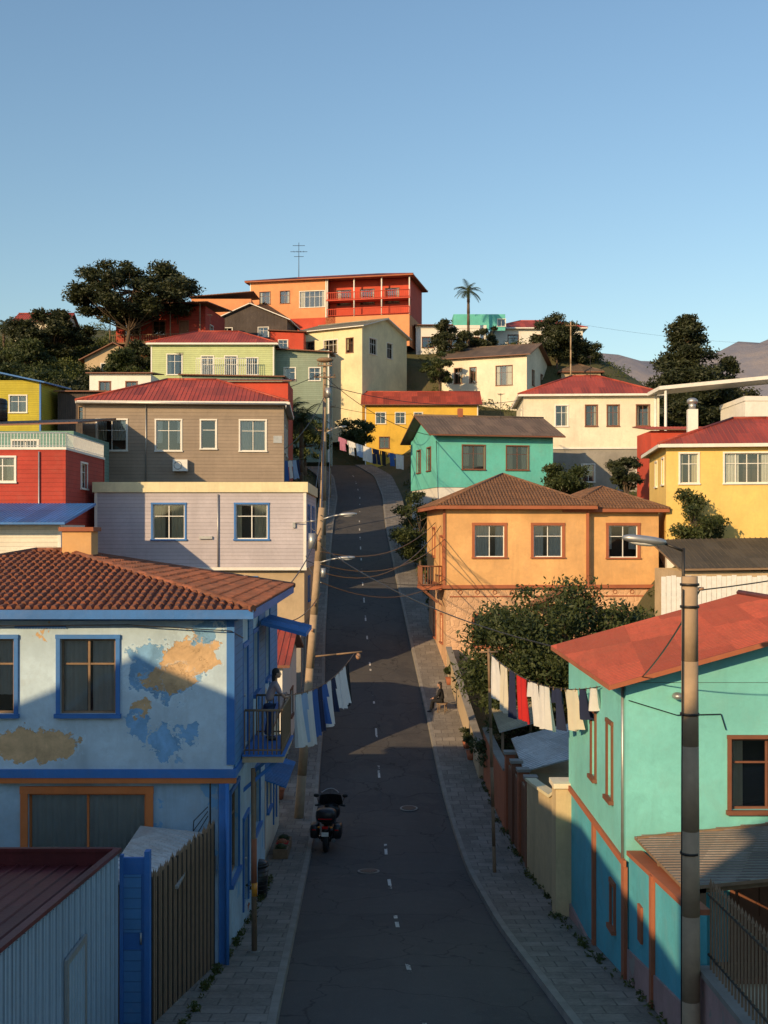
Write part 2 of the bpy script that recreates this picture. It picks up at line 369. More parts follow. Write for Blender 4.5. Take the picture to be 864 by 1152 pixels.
def hip(mb,x0,x1,y0,y1,z,rise,ov,mat,style='corr',em='brown',cap=None):
    X0,X1,Y0,Y1=x0-ov,x1+ov,y0-ov,y1+ov; ins=min(X1-X0,Y1-Y0)/2
    ze=z; zt=z+rise
    if X1-X0>=Y1-Y0:
        ym=(Y0+Y1)/2; r0=V(X0+ins,ym,zt); r1=V(X1-ins,ym,zt)
        A,B,C,D=V(X0,Y0,ze),V(X1,Y0,ze),V(X1,Y1,ze),V(X0,Y1,ze)
        polys=[[A,B,r1,r0],[B,C,r1],[C,D,r0,r1],[D,A,r0]]; 
        if (r1-r0).length<.05: polys=[[A,B,r0],[B,C,r0],[C,D,r0],[D,A,r0]]
        hips=[(A,r0),(D,r0),(B,r1),(C,r1),(r0,r1)]
    else:
        xm=(X0+X1)/2; r0=V(xm,Y0+ins,zt); r1=V(xm,Y1-ins,zt)
        A,B,C,D=V(X0,Y0,ze),V(X1,Y0,ze),V(X1,Y1,ze),V(X0,Y1,ze)
        polys=[[A,B,r0],[B,C,r1,r0],[C,D,r1],[D,A,r0,r1]]
        hips=[(A,r0),(B,r0),(C,r1),(D,r1),(r0,r1)]
    for p in polys: mb.face(p,mat); dress(mb,p,mat,style)
    for a,b in hips: mb.cyl(a+V(0,0,.02),b+V(0,0,.02),.09,.09,cap or mat,6)
    mb.face([V(X0,Y0,ze-.02),V(X0,Y1,ze-.02),V(X1,Y1,ze-.02),V(X1,Y0,ze-.02)],em)
    t=.05;h=.2
    mb.box(X0,X1,Y0,Y0+t,ze-h,ze-.004,em);mb.box(X0,X1,Y1-t,Y1,ze-h,ze-.004,em)
    mb.box(X0,X0+t,Y0+t,Y1-t,ze-h,ze-.004,em);mb.box(X1-t,X1,Y0+t,Y1-t,ze-h,ze-.004,em)
def gable(mb,wb,x0,x1,y0,y1,z,rise,ov,mat,wallmat,style='corr',em='brown',axis='x',th=.12):
    if axis=='x':
        ym=(y0+y1)/2; sl=rise/(ym-y0)
        a=[V(x0-ov,y0-ov,z-sl*ov),V(x1+ov,y0-ov,z-sl*ov),V(x1+ov,ym,z+rise),V(x0-ov,ym,z+rise)]
        b=[V(x1+ov,y1+ov,z-sl*ov),V(x0-ov,y1+ov,z-sl*ov),V(x0-ov,ym,z+rise),V(x1+ov,ym,z+rise)]
        wb.face([V(x0,y1,z),V(x0,y0,z),V(x0,ym,z+rise)],wallmat); wb.face([V(x1,y0,z),V(x1,y1,z),V(x1,ym,z+rise)],wallmat)
    else:
        xm=(x0+x1)/2; sl=rise/(xm-x0)
        a=[V(x0-ov,y1+ov,z-sl*ov),V(x0-ov,y0-ov,z-sl*ov),V(xm,y0-ov,z+rise),V(xm,y1+ov,z+rise)]
        b=[V(x1+ov,y0-ov,z-sl*ov),V(x1+ov,y1+ov,z-sl*ov),V(xm,y1+ov,z+rise),V(xm,y0-ov,z+rise)]
        wb.face([V(x0,y0,z),V(x1,y0,z),V(xm,y0,z+rise)],wallmat); wb.face([V(x1,y1,z),V(x0,y1,z),V(xm,y1,z+rise)],wallmat)
    for p in (a,b):
        p=[q+V(0,0,th+.01) for q in p]
        slab(mb,p,th,mat,em); dress(mb,p,mat,style)
    mb.cyl(a[2]+V(0,0,th+.03),a[3]+V(0,0,th+.03),.09,.09,mat,6)
def shed(mb,x0,x1,y0,y1,z00,z10,z11,z01,mat,style='corr',em='brown',th=.1):
    p=[V(x0,y0,z00),V(x1,y0,z10),V(x1,y1,z11),V(x0,y1,z01)]
    slab(mb,p,th,mat,em); dress(mb,p,mat,style)
def W(a,b,w,h,fm='white',cur=.6,nm=1,kind='win',cm='curtain',mid=True,cw=.1): return (a,b,w,h,fm,cur,nm,kind,cm,mid,cw)
class Bld:
    def __init__(s,name,x,y,z,rot=0): s.name=name;s.loc=(x,y,z);s.rot=rad(rot);s.p={}
    def __getattr__(s,k):
        if k in('walls','roof','windows','doors','trim','balcony','chimney','fittings','base','awning','gate'):
            if k not in s.p: s.p[k]=MB()
            return s.p[k]
        raise AttributeError(k)
    def facade(s,o,u,n,w,z0,z1,mat,ops):
        o=Vector(o);u=Vector(u);n=Vector(n); pt=lambda a,b,c:o+u*a+Z3*b+n*c
        xs=sorted(set([0,w]+[q for op in ops for q in(op[0],op[0]+op[2])])); zs=sorted(set([z0,z1]+[q for op in ops for q in(op[1],op[1]+op[3])]))
        for i in range(len(xs)-1):
            for j in range(len(zs)-1):
                ca=(xs[i]+xs[i+1])/2; cb=(zs[j]+zs[j+1])/2
                if any(op[0]<ca<op[0]+op[2] and op[1]<cb<op[1]+op[3] for op in ops): continue
                s.walls.face([pt(xs[i],zs[j],0),pt(xs[i+1],zs[j],0),pt(xs[i+1],zs[j+1],0),pt(xs[i],zs[j+1],0)],mat)
        for (a,b,ww,h,fm,cur,nm,kind,cm,mid,cw) in ops:
            D=.13; wl=s.walls
            wl.face([pt(a,b,0),pt(a,b,-D),pt(a,b+h,-D),pt(a,b+h,0)],mat); wl.face([pt(a+ww,b,-D),pt(a+ww,b,0),pt(a+ww,b+h,0),pt(a+ww,b+h,-D)],mat)
            wl.face([pt(a,b,0),pt(a+ww,b,0),pt(a+ww,b,-D),pt(a,b,-D)],mat); wl.face([pt(a,b+h,-D),pt(a+ww,b+h,-D),pt(a+ww,b+h,0),pt(a,b+h,0)],mat)
            mb=s.windows if kind=='win' else s.doors
            def fb(m_,a0,a1,b0,b1,c0,c1,k): m_.obox(pt(a0,b0,c0),u*(a1-a0),Z3*(b1-b0),n*(c1-c0),k)
            pr=.045
            fb(s.trim,a-cw,a-.002,b,b+h,.0,pr,fm); fb(s.trim,a+ww+.002,a+ww+cw,b,b+h,0,pr,fm)
            fb(s.trim,a-cw-.01,a+ww+cw+.01,b+h+.002,b+h+cw,0,pr+.01,fm)
            if kind=='win': fb(s.trim,a-cw-.03,a+ww+cw+.03,b-.09,b-.002,0,pr+.06,fm)
            if kind=='win':
                f=.05; sf='wood' if fm=='trimblue' else ('whitem' if (fm=='blue' or (fm=='terra' and cm=='curtainw')) else fm)
                fb(mb,a,a+f,b,b+h,-D,-.08,sf);fb(mb,a+ww-f,a+ww,b,b+h,-D,-.08,sf)
                fb(mb,a+f,a+ww-f,b,b+f,-D,-.08,sf);fb(mb,a+f,a+ww-f,b+h-f,b+h,-D,-.08,sf)
                for k in range(1,nm+1):
                    xx=a+ww*k/(nm+1); fb(mb,xx-.025,xx+.025,b+f,b+h-f,-D+.01,-.085,sf)
                if mid and h>1.1: fb(mb,a+f,a+ww-f,b+h*.66-.02,b+h*.66+.02,-D+.02,-.09,sf)
                mb.face([pt(a+f,b+f,-.11),pt(a+ww-f,b+f,-.11),pt(a+ww-f,b+h-f,-.11),pt(a+f,b+h-f,-.11)],'glass')
                if cur>0:
                    def cloth(a0,a1,lo):
                        N=max(6,int((a1-a0)/.045)); ph=rng.uniform(0,6); pr_=None
                        for k in range(N+1):
                            aa=a0+(a1-a0)*k/N; c=-.17+.024*math.sin(ph+aa*38)+.01*math.sin(aa*11+ph)
                            q=(pt(aa,b+lo,c+.01),pt(aa,b+h,c))
                            if pr_: mb.face([pr_[0],q[0],q[1],pr_[1]],cm)
                            pr_=q
                    lo=0 if rng.random()<.7 else h*rng.uniform(.1,.35)
                    g=ww*cur*.5; sh=rng.uniform(-.12,.12)*ww if cur<.9 else 0
                    cloth(a,a+g+sh,lo); cloth(a+ww-g+sh,a+ww,lo)
                R=.7
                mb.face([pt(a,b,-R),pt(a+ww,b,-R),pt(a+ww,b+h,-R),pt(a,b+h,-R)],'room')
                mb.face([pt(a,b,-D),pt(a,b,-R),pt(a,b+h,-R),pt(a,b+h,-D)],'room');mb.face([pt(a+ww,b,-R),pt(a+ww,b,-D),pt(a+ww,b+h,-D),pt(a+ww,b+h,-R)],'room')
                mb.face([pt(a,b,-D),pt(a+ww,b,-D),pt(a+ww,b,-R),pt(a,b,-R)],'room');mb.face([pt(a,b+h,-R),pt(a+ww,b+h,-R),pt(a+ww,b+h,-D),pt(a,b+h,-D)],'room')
            elif kind=='door':
                fb(mb,a+.002,a+ww-.002,b+.002,b+h-.002,-D-.04,-.09,cm)
                for (p,q) in((.12,.45),(.52,.9)):
                    for (l,r) in((.12,.46),(.54,.88)): fb(mb,a+ww*l,a+ww*r,b+h*p,b+h*q,-.09,-.07,cm)
                mb.blob(pt(a+ww*.9,b+h*.48,-.05),(.04,.04,.04),'galv',2,8,6)
            else:
                fb(mb,a+.002,a+ww-.002,b+.002,b+h-.002,-D-.03,-.1,cm)
                k=a+.1
                while k<a+ww-.05: fb(mb,k,k+.05,b+.01,b+h-.01,-.1,-.075,cm); k+=.15
    def block(s,x0,y0,z0,w,dp,h,mat,front=(),right=(),left=(),back=(),corner=None,top=True):
        s.facade((x0,y0,0),(1,0,0),(0,-1,0),w,z0,z0+h,mat,front)
        s.facade((x0+w,y0,0),(0,1,0),(1,0,0),dp,z0,z0+h,mat,right)
        s.facade((x0+w,y0+dp,0),(-1,0,0),(0,1,0),w,z0,z0+h,mat,back)
        s.facade((x0,y0+dp,0),(0,-1,0),(-1,0,0),dp,z0,z0+h,mat,[(dp-o[0]-o[2],)+tuple(o[1:]) for o in left])
        if top: s.walls.face([(x0,y0,z0+h),(x0+w,y0,z0+h),(x0+w,y0+dp,z0+h),(x0,y0+dp,z0+h)],'grey')
        if corner:
            c=.12;p=.03
            for (cx_,cy_) in((x0,y0),(x0+w,y0),(x0,y0+dp),(x0+w,y0+dp)):
                ax0=cx_-p if cx_==x0 else cx_-c; ay0=cy_-p if cy_==y0 else cy_-c
                s.trim.box(ax0,ax0+c+p,ay0,ay0+c+p,z0+.003,z0+h-.003,corner)
    def parapet(s,x0,y0,w,dp,z,h,mat,t=.18,ov=.06):
        a,b,c,d=x0-ov,x0+w+ov,y0-ov,y0+dp+ov
        s.trim.box(a,b,c,c+t,z+.002,z+h,mat);s.trim.box(a,b,d-t,d,z+.002,z+h,mat);s.trim.box(a,a+t,c+t,d-t,z+.002,z+h,mat);s.trim.box(b-t,b,c+t,d-t,z+.002,z+h,mat)
    def belt(s,x0,y0,w,dp,z,h,mat,p=.05):
        s.trim.box(x0-p,x0+w+p,y0-p,y0-.002,z,z+h,mat);s.trim.box(x0+w+.002,x0+w+p,y0-.002,y0+dp+p,z,z+h,mat);s.trim.box(x0-p,x0-.002,y0-.002,y0+dp+p,z,z+h,mat)
    def done(s):
        e=bpy.data.objects.new(s.name,None); e.location=s.loc; e.rotation_euler=(0,0,s.rot); e.empty_display_size=.5
        scene.collection.objects.link(e)
        for k,mb in s.p.items(): mb.build(k,e)
        return e
def emp(name,loc=(0,0,0),rot=0):
    e=bpy.data.objects.new(name,None); e.location=loc; e.rotation_euler=(0,0,rot); scene.collection.objects.link(e); return e
def rail(mb,p0,p1,h,sp,mat,r=.018,tr=.03):
    p0=Vector(p0);p1=Vector(p1);d=p1-p0;n=max(1,int(d.length/sp))
    for i in range(n+1):
        p=p0+d*(i/n); mb.cyl(p,p+V(0,0,h),r,r,mat,5)
    mb.cyl(p0+V(0,0,h),p1+V(0,0,h),tr,tr,mat,6); mb.cyl(p0+V(0,0,.1),p1+V(0,0,.1),tr*.7,tr*.7,mat,6)
def gutter(mb,p0,p1,down,mat='galv'):
    p0=Vector(p0);p1=Vector(p1); mb.cyl(p0,p1,.07,.07,mat,8); mb.cyl(p1,p1+V(0,0,-down),.04,.04,mat,8)
def dish(mb,p,r=.35):
    p=Vector(p); mb.cyl(p+V(0,0,-.5),p,.025,.025,'metal',6)
    d=V(-.3,-.75,.55).normalized(); a=d.orthogonal().normalized(); b=d.cross(a); N=14; rings=[]
    for j in range(4):
        k=j/3; rings.append([p+d*(.05+.25*r*k*k)+(a*math.cos(t*2*math.pi/N)+b*math.sin(t*2*math.pi/N))*r*k for t in range(N)])
    for j in range(3):
        for t in range(N): mb.face([rings[j][t],rings[j][(t+1)%N],rings[j+1][(t+1)%N],rings[j+1][t]],'whitem',True)
    mb.cyl(p+d*.05,p+d*(.05+r*.9),.012,.012,'metal',5); mb.blob(p+d*(.05+r*.9),(.04,.04,.04),'black',2,8,6)

# ------------------------------------------------------------------ road & terrain
KY=[-120,-40,-20,0,10,20.6,29.8,38,42,46,50,60,72,90,117,135,150,160,175]
KZ=[-4,-5,-5.4,-6.3,-7.3,-8.75,-10.2,-11.1,-11.25,-11.2,-10.8,-9.2,-6.6,-3.5,.9,4.2,7.4,9.4,12]
KX=[8,3,2.2,1.5,1.15,.7,.34,.1,.05,-.05,-.2,-.48,-1.05,-1.7,-2.5,-2.8,-3.9,-6.5,-13]
ys_=np.arange(-130,260,.5); ker=np.hanning(17); ker/=ker.sum()
def smt(k): 
    a=np.interp(ys_,KY,k); return np.convolve(np.pad(a,8,mode='edge'),ker,'valid')
ZR=smt(KZ);CX=smt(KX)
zr=lambda y: float(np.interp(y,ys_,ZR)); cx=lambda y: float(np.interp(y,ys_,CX))
def sst(a,b,x):
    t=min(1,max(0,(x-a)/(b-a))); return t*t*(3-2*t)
HYR=[-120,0,20,45,52,58,66,80,95,108,120,140,158,166,172,182,190,240,320,500]
HRv=[-4,-6,-8.8,-10.5,-7.5,-4,-1.6,.5,2.0,4.0,7,10,12,17,20,29,31,27,8,-15]
HLv=[-4,-6,-8.8,-10.5,-8,-6,-5,-1,4,8,12,19,25,27,29,32,33,28,10,-15]
def H(x,y):
    r=np.interp(y,HYR,HRv);l=np.interp(y,HYR,HLv);k=1-sst(-18,-4,x)
    z=r*(1-k)+l*k
    z-=sst(28,60,x)*max(0,z-13)
    return z
def terrain(x,y):
    a=abs(x-cx(y)); kk=(1-sst(74,86,y))*(1 if x>cx(y) else 0)
    w=sst(5+7*kk,14+4*kk,a); w=max(w,sst(163,172,y))
    z=zr(y)-.28
    z=z*(1-w)+H(x,y)*w
    if a>6: z+=.5*math.sin(x*.31+y*.17)*math.sin(y*.23-x*.11)*min(1,(a-6)/8)
    return z
def build_terrain():
    xs=sorted(set([round(v,3) for v in list(np.arange(-24,24.1,1))+list(np.arange(-80,80.1,4))+list(np.arange(-400,401,40))+[-6000,-3000,-1500,-800,800,1500,3000,6000]]))
    ysv=sorted(set([round(v,3) for v in list(np.arange(-40,200.1,1))+list(np.arange(200,520,10))+[-6000,-2000,-600,-120,-80,700,1000,2000,4000,8000]]))
    vs=[];fs=[]
    for y in ysv:
        for x in xs:
            vs.append((x,y,terrain(x,min(max(y,-120),500)) if abs(x)<=400 else -15 if y>-100 else -8))
    nx=len(xs)
    for j in range(len(ysv)-1):
        for i in range(nx-1): a=j*nx+i; fs.append((a,a+1,a+nx+1,a+nx))
    me=bpy.data.meshes.new('hillside_terrain'); me.from_pydata(vs,[],fs); me.materials.append(M['ground'])
    for p in me.polygons: p.use_smooth=True
    o=bpy.data.objects.new('hillside_terrain',me); scene.collection.objects.link(o)
build_terrain()
def strip(name,mat,y0=-60,y1=160,st=1.0,extra=None):
    mb=MB(); yy=np.arange(y0,y1+.01,st)
    for a,b in zip(yy[:-1],yy[1:]):
        def P(y,o,d): return V(cx(y)+o,y,zr(y)+d)
        for (p,q) in zip(extra[:-1],extra[1:]): mb.face([P(a,p[0],p[1]),P(a,q[0],q[1]),P(b,q[0],q[1]),P(b,p[0],p[1])],mat)
    return mb.build(name)
strip('road','asphalt',extra=[(-2.62,-.03),(-1.3,.02),(0,.05),(1.3,.02),(2.62,-.03)])
strip('kerb','kerb',extra=[(-2.78,.12),(-2.62,.115),(-2.60,-.05)])
strip('kerb','kerb',extra=[(2.60,-.05),(2.62,.115),(2.78,.12)])
strip('pavement','pave',extra=[(-4.75,-.4),(-4.74,.13),(-2.784,.12)])
strip('pavement','pave',extra=[(2.784,.12),(4.9,.13),(4.91,-.4)])
mk=MB()
for y in np.arange(14,150,5.2):
    y=float(y); L=1.5
    if 30<y<48 and int(y)%2: continue
    for k in range(3):
        a=y+L*k/3;b=y+L*(k+1)/3
        mk.face([(cx(a)-.05,a,zr(a)+.056),(cx(a)+.05,a,zr(a)+.056),(cx(b)+.05,b,zr(b)+.056),(cx(b)-.05,b,zr(b)+.056)],'mark')
mk.build('road_markings')
for (x,y) in((-.5,37.5),(1.0,46.5)):
    m_=MB(); sl=(zr(y+.3)-zr(y-.3))/.6; ax=V(0,-sl,1).normalized(); c=V(x,y,zr(y)+.045)
    m_.cyl(c,c+ax*.02,.36,.36,'grey',20); m_.cyl(c+ax*.02,c+ax*.028,.29,.29,'metal',20)
    for k in range(-2,3): m_.obox(c+V(k*.09-.015,-.2,.028)+V(0,0,-.2*sl),(.03,0,0),(0,.4,.4*sl),ax*.006,'metal')
    m_.build('manhole_cover')

# ------------------------------------------------------------------ near left: blue peeling house
b=Bld('peeling_blue_house',-14,25,-9.3)
b.block(0,.1,-1.5,10.4,9.8,5.55,'blue_low',
  front=[W(6.27,1.2,2.56,2.45,'trimorange',1,1,cm='curtainw',mid=False,cw=.16),W(1.5,1.4,1.6,1.6,'trimblue',.7)],
  right=[W(1.9,1.1,1.5,2.1,'trimblue',.9,1,cm='curtainw'),W(4.4,-.35,1.0,2.3,'trimblue',kind='door',cm='brown'),W(6.6,1.0,1.6,1.7,'trimblue',.8)])
b.block(0,0,4.07,10.73,10,3.5,'blue_peel',
  front=[W(7.0,5.4,1.2,1.62,'trimblue',.9,1,cw=.09,cm='curtainw'),W(4.8,5.4,1.2,1.62,'trimblue',.92,1,cw=.09,cm='curtainw'),W(1.5,5.4,1.2,1.62,'trimblue',.6,1,cw=.09)],
  right=[W(1.6,4.35,.95,2.3,'trimblue',kind='door',cm='blue'),W(3.7,5.3,1.1,1.5,'trimblue',.6),W(6.6,5.3,1.1,1.5,'trimblue',.6)])
b.trim.box(10.43,10.60,-.04,.16,-1.5,4.02,'blue'); b.trim.box(10.60,10.77,-.045,.12,4.3,7.5,'blue')
b.trim.box(-.05,10.8,-.07,-.003,4.02,4.2,'blue'); b.trim.box(10.733,10.8,-.003,10.05,4.02,4.2,'blue')
b.trim.box(-.05,10.8,-.05,.09,3.9,4.015,'trimorange')
b.trim.box(-.05,10.85,-.12,-.003,7.42,7.6,'blue'); b.trim.box(10.735,10.85,-.003,10,7.42,7.6,'blue')
for i in range(18): b.trim.cyl(V(6.05+i*.062,-.02,7.28),V(6.05+i*.062,-.05,7.28),.035,.035,'blue',6)
for (ya,yb,za,zb) in((.13,1.45,4.21,7.41),(2.7,3.55,4.21,7.41),(4.95,6.45,4.21,7.41),(7.85,10,4.21,7.41)): b.trim.box(10.733,10.77,ya,yb,za,zb,'blue_side')
hip(b.roof,0,10.73,0,10,7.68,1.15,.5,'tile','tile','blue')
b.chimney.box(5.75,6.5,4.6,5.3,8.1,9.35,'orange'); b.chimney.box(5.68,6.57,4.53,5.37,9.352,9.46,'terra')
b.balcony.box(10.80,11.72,1.1,3.6,4.12,4.26,'beige'); b.balcony.box(10.80,11.76,1.06,3.64,4.262,4.30,'blue')
for yy in(1.3,3.3): b.balcony.obox((10.8,yy,3.4),(0,.08,0),(.8,0,.7),(0,0,.1),'blue')
rail(b.balcony,(10.85,1.12,4.3),(11.68,1.12,4.3),1.0,.1,'wood');rail(b.balcony,(11.68,1.12,4.3),(11.68,3.58,4.3),1.0,.12,'wood');rail(b.balcony,(10.85,3.58,4.3),(11.68,3.58,4.3),1.0,.12,'wood')
shed(b.awning,10.85,12.0,4.6,7.0,7.05,6.75,6.75,7.05,'blueroof','fine','blue')
b.fittings.cyl((10.62,-.09,-1),(10.62,-.09,3.9),.045,.045,'blue',8)
b.fittings.cyl((10.25,-.05,2.2),(10.25,-.05,3.9),.02,.02,'metal',5); b.fittings.box(10.1,10.35,0,.09,1.9,2.3,'galv')
for k in range(3): b.fittings.tube([(10.2,-.06,3.4-.1*k),(9.9,-.09,3.1-.2*k),(9.85,-.07,2.4-.2*k),(10.2,-.06,2.3)],.012,'black',4)
b.fittings.tube([(0,-.14,7.35),(4,-.14,7.3),(8.5,-.14,7.33),(10.7,-.14,7.2),(10.9,.4,7.0)],.014,'black',4)
b.done()

b=Bld('corrugated_shed',0,0,0)
za,zb=-4.75,-5.5
for (p,q,mt) in(((-4.6,20),(-4.6,11),'ltblue_corr'),((-9.5,20),(-4.6,20),'ltblue_corr'),((-4.6,11),(-9.5,11),'ltblue_corr'),((-9.5,11),(-9.5,20),'ltblue_corr')):
    zp=zb if p[1]==20 else za; zq=zb if q[1]==20 else za
    b.walls.face([(p[0],p[1],-10),(q[0],q[1],-10),(q[0],q[1],zq),(p[0],p[1],zp)][::-1],mt)
rib_face(b.walls,[(-4.6,11,-10),(-4.6,20,-10),(-4.6,20,zb-.05),(-4.6,11,za-.05)],.16,.03,'ltblue_corr')
b.roof.face([(-9.5,11,za-.25),(-4.66,11,za-.25),(-4.66,20,zb-.25),(-9.5,20,zb-.25)],'maroon')
rib_face(b.roof,[(-9.5,11,za-.25),(-4.7,11,za-.25),(-4.7,20,zb-.25),(-9.5,20,zb-.25)],.25,.035,'maroon')
b.trim.obox((-4.66,11,za),(.12,0,0),(0,9,zb-za),(0,0,.06),'maroon')
b.trim.obox((-9.5,19.93,zb),(4.84,0,0),(0,.1,0),(0,0,.06),'maroon'); b.trim.obox((-9.5,19.96,zb-.3),(4.84,0,0),(0,.03,0),(0,0,.298),'maroon')
b.trim.obox((-4.56,19.92,-9.5),(.06,0,0),(0,.1,0),(0,0,3.95),'blue')
b.doors.box(-4.565,-4.53,16.6,17.5,-8.6,-6.2,'ltblue_corr'); b.trim.box(-4.565,-4.52,16.5,16.6,-8.6,-6.1,'galv');b.trim.box(-4.565,-4.52,17.5,17.6,-8.6,-6.1,'galv');b.trim.box(-4.565,-4.52,16.6,17.5,-6.2,-6.1,'galv')
b.done()
g=MB(); g.box(-4.55,-4.14,20.0,20.08,-9.2,-5.62,'blue'); g.box(-4.14,-4.05,19.95,20.12,-9.2,-5.5,'blue'); g.box(-4.5,-4.2,19.97,19.998,-6.9,-5.9,'blue_side'); g.box(-4.5,-4.2,19.97,19.998,-8.6,-7.2,'blue_side')
g.cyl((-4.2,19.96,-7.1),(-4.2,19.96,-6.9),.02,.02,'galv',6); g.build('blue_metal_gate')
g=MB(); p0=V(-4.05,20.15,0);p1=V(-3.66,24.85,0);n=42
for i in range(n+1):
    k=i/n;p=p0.lerp(p1,k); zt=-6.0-.25*k+.04*math.sin(i*1.7)+rng.uniform(-.03,.03); zb_=zr(p.y)-.1
    g.box(p.x-.015,p.x+.02,p.y-.035,p.y+.035,zb_,zt,'wood' if i%3 else 'metal')
    g.face([(p.x-.015,p.y-.035,zt),(p.x+.02,p.y-.035,zt),(p.x,p.y,zt+.1)],'wood');g.face([(p.x+.02,p.y-.035,zt),(p.x+.02,p.y+.035,zt),(p.x,p.y,zt+.1)],'wood')
for zz in(-6.5,-8.6): g.obox((p0.x-.06,p0.y,zz),(.04,0,0),(p1-p0)+V(0,0,-.3),(0,0,.08),'metal')
g.build('picket_fence')
b=Bld('lean_to_shelter',0,0,0)
shed(b.roof,-5.25,-3.85,21.6,24.9,-6.5,-6.6,-6.45,-6.3,'whiteroof','fine','galv',.05)
for (x,y) in((-5.1,21.8),(-4.15,21.8)): b.walls.box(x,x+.1,y,y+.1,-9.6,-6.6,'wood')
b.done()
g=MB(); yb=26.3; zb_=zr(yb)+.1; g.cyl((-2.95,yb,zb_),(-2.98,yb,-5.35),.065,.05,'wood',8); g.cyl((-2.95,yb,zb_+1.3),(-2.952,yb,zb_+1.6),.07,.07,'amber',8); g.cyl((-2.96,yb,zb_+1.6),(-2.96,yb,zb_+2.6),.068,.066,'terra',8)
g.cyl((-2.95,yb,zb_-.02),(-2.95,yb,zb_+.06),.14,.12,'kerb',8); g.build('wooden_post')

b=Bld('corner_shop',-12,36,-11.4)
b.block(0,0,-1,8.0,8,5.6,'creamw',front=[W(6.2,2.6,1.1,1.3,'brown',.6)],right=[W(.8,.9,1.6,2.6,'terra',kind='garage',cm='terra'),W(3.4,1.9,1.2,1.3,'blue',.6),W(5.7,.9,1.1,2.3,'blue',kind='door',cm='blue')])
shed(b.roof,-.3,8.3,-.3,8.3,4.75,4.75,5.3,5.3,'greyroof')
shed(b.awning,8.02,8.9,.5,4.5,3.7,3.4,3.4,3.7,'blueroof','fine','blue',.05); b.done()
b=Bld('white_garage',-11,50,-11)
b.block(0,0,-1,6.6,8,6.3,'white',front=[W(4.4,3.4,1.3,1.2,'brown',.5)],right=[W(1,.4,2.2,2.4,'grey',kind='garage',cm='galv'),W(4.2,2.4,1.3,1.2,'brown',.5)])
gable(b.roof,b.walls,0,6.6,0,8,5.3,1.1,.35,'redroof','white','corr','brown','x'); b.done()
b=Bld('lilac_siding_house',-15.5,62,-9.6)
b.block(.6,.5,-1,10.4,8.5,5.8,'grey',right=[W(1,1.2,2.4,2.6,'galv',kind='garage',cm='galv'),W(5,1.2,1,2.3,'brown',kind='door',cm='brown')],top=False)
b.block(.4,.3,4.8,10.8,8.7,2.9,'beige',front=[W(6.3,6.1,1.9,1.1,'blue',.6,2),W(2,6,1.4,1.2,'blue',.4)],right=[W(3,5.8,1.4,1.3,'blue',.4)])
b.block(0,0,7.7,11.3,9,4.1,'lilac',front=[W(3.1,9.3,1.7,1.85,'blue',.8,1),W(7.55,9.3,1.7,1.85,'blue',.6,1)],right=[W(1.6,9.3,1.4,1.8,'blue',.6),W(5.6,9.3,1.4,1.8,'blue',.6)],corner='white')
b.parapet(0,0,11.3,9,11.8,.55,'cream',.2,.12); b.trim.box(-.05,11.35,-.06,-.003,7.62,7.78,'white')
b.roof.box(.08,11.2,.08,8.9,11.802,11.9,'greyroof')
b.fittings.box(5.6,6.3,-.12,-.002,9.3,9.45,'galv'); b.fittings.box(10.6,10.75,-.12,-.002,9.9,10.2,'galv')
b.fittings.cyl((10.7,-.1,10.15),(11.6,-.5,10.25),.03,.03,'galv',6); b.fittings.blob((11.7,-.55,10.25),(.16,.1,.06),'galv',2,8,6)
b.fittings.cyl((6.6,-.08,7.8),(6.6,-.08,11.7),.035,.035,'galv',6)
b.done()
b=Bld('taupe_siding_house',-20.7,80,-6,3)
b.block(0,0,-2,13.6,10,11.5,'grey',top=False)
b.block(-.1,-.1,9.5,13.8,10.2,5.6,'greige',front=[W(.95,11.75,2,2.1,'white',.8,1,cm='curtainw'),W(5.0,11.75,1.7,2.1,'white',.4,1,cm='curtainw'),W(8.1,11.9,1.0,1.95,'white',0,0),W(10.8,11.75,1.75,2.1,'white',.9,1,cm='curtainw')],right=[W(2,11.8,1.4,1.9,'white',.5),W(6,11.8,1.4,1.9,'white',.5)],corner='greige')
hip(b.roof,-.1,13.7,-.1,10.1,15.15,2.2,.45,'redroof','corr','white')
b.fittings.box(6.1,7.1,-.6,-.12,10.3,11.1,'whitem'); b.fittings.torus((6.45,-.61,10.7),(0,1,0),.26,.03,'galv',16,6)
b.fittings.box(13.0,13.6,-.14,-.1,12.3,12.8,'galv'); gutter(b.fittings,(-.5,-.62,15.0),(13.9,-.62,14.95),.3); b.fittings.cyl((4.2,-.16,9.6),(4.2,-.16,15),.04,.04,'galv',6)
b.done()
b=Bld('red_annex',-13.9,91.5,4)
b.block(0,0,-4,6.3,5,12.0,'redp',front=[W(4.2,3,1.4,1.4,'white',.5)])
shed(b.roof,-.3,6.6,-.3,5.3,8.1,8.1,8.9,8.9,'redroof'); b.done()
b=Bld('red_siding_house',-27,58,-8)
b.block(0,0,-1,11,8,13.2,'red',front=[W(7.2,10.6,1.25,1.2,'white',.6),W(3.5,10.6,1.25,1.2,'white',.6)],right=[W(3,10.4,1.2,1.3,'white',.5)],corner='red')
b.parapet(0,0,11,8,12.2,.12,'white'); rail(b.balcony,(0,.1,12.3),(11,.1,12.3),.75,.16,'whitem'); rail(b.balcony,(11,.1,12.3),(11,7.9,12.3),.75,.2,'whitem')
b.fittings.cyl((9.7,-.07,4),(9.7,-.07,12.1),.04,.04,'galv',6); dish(b.fittings,(5.5,1.0,13.2),.4); b.done()
b=Bld('white_siding_house',-26,53.2,-8)
b.block(0,0,-1,11.1,4.2,9.4,'whites',front=[W(5.7,6.1,2.2,2.0,'brown',.5,2),W(1.5,6.1,1.6,1.8,'brown',.5)],right=[W(1.2,5.9,1.2,1.5,'blue',.5)],corner='white')
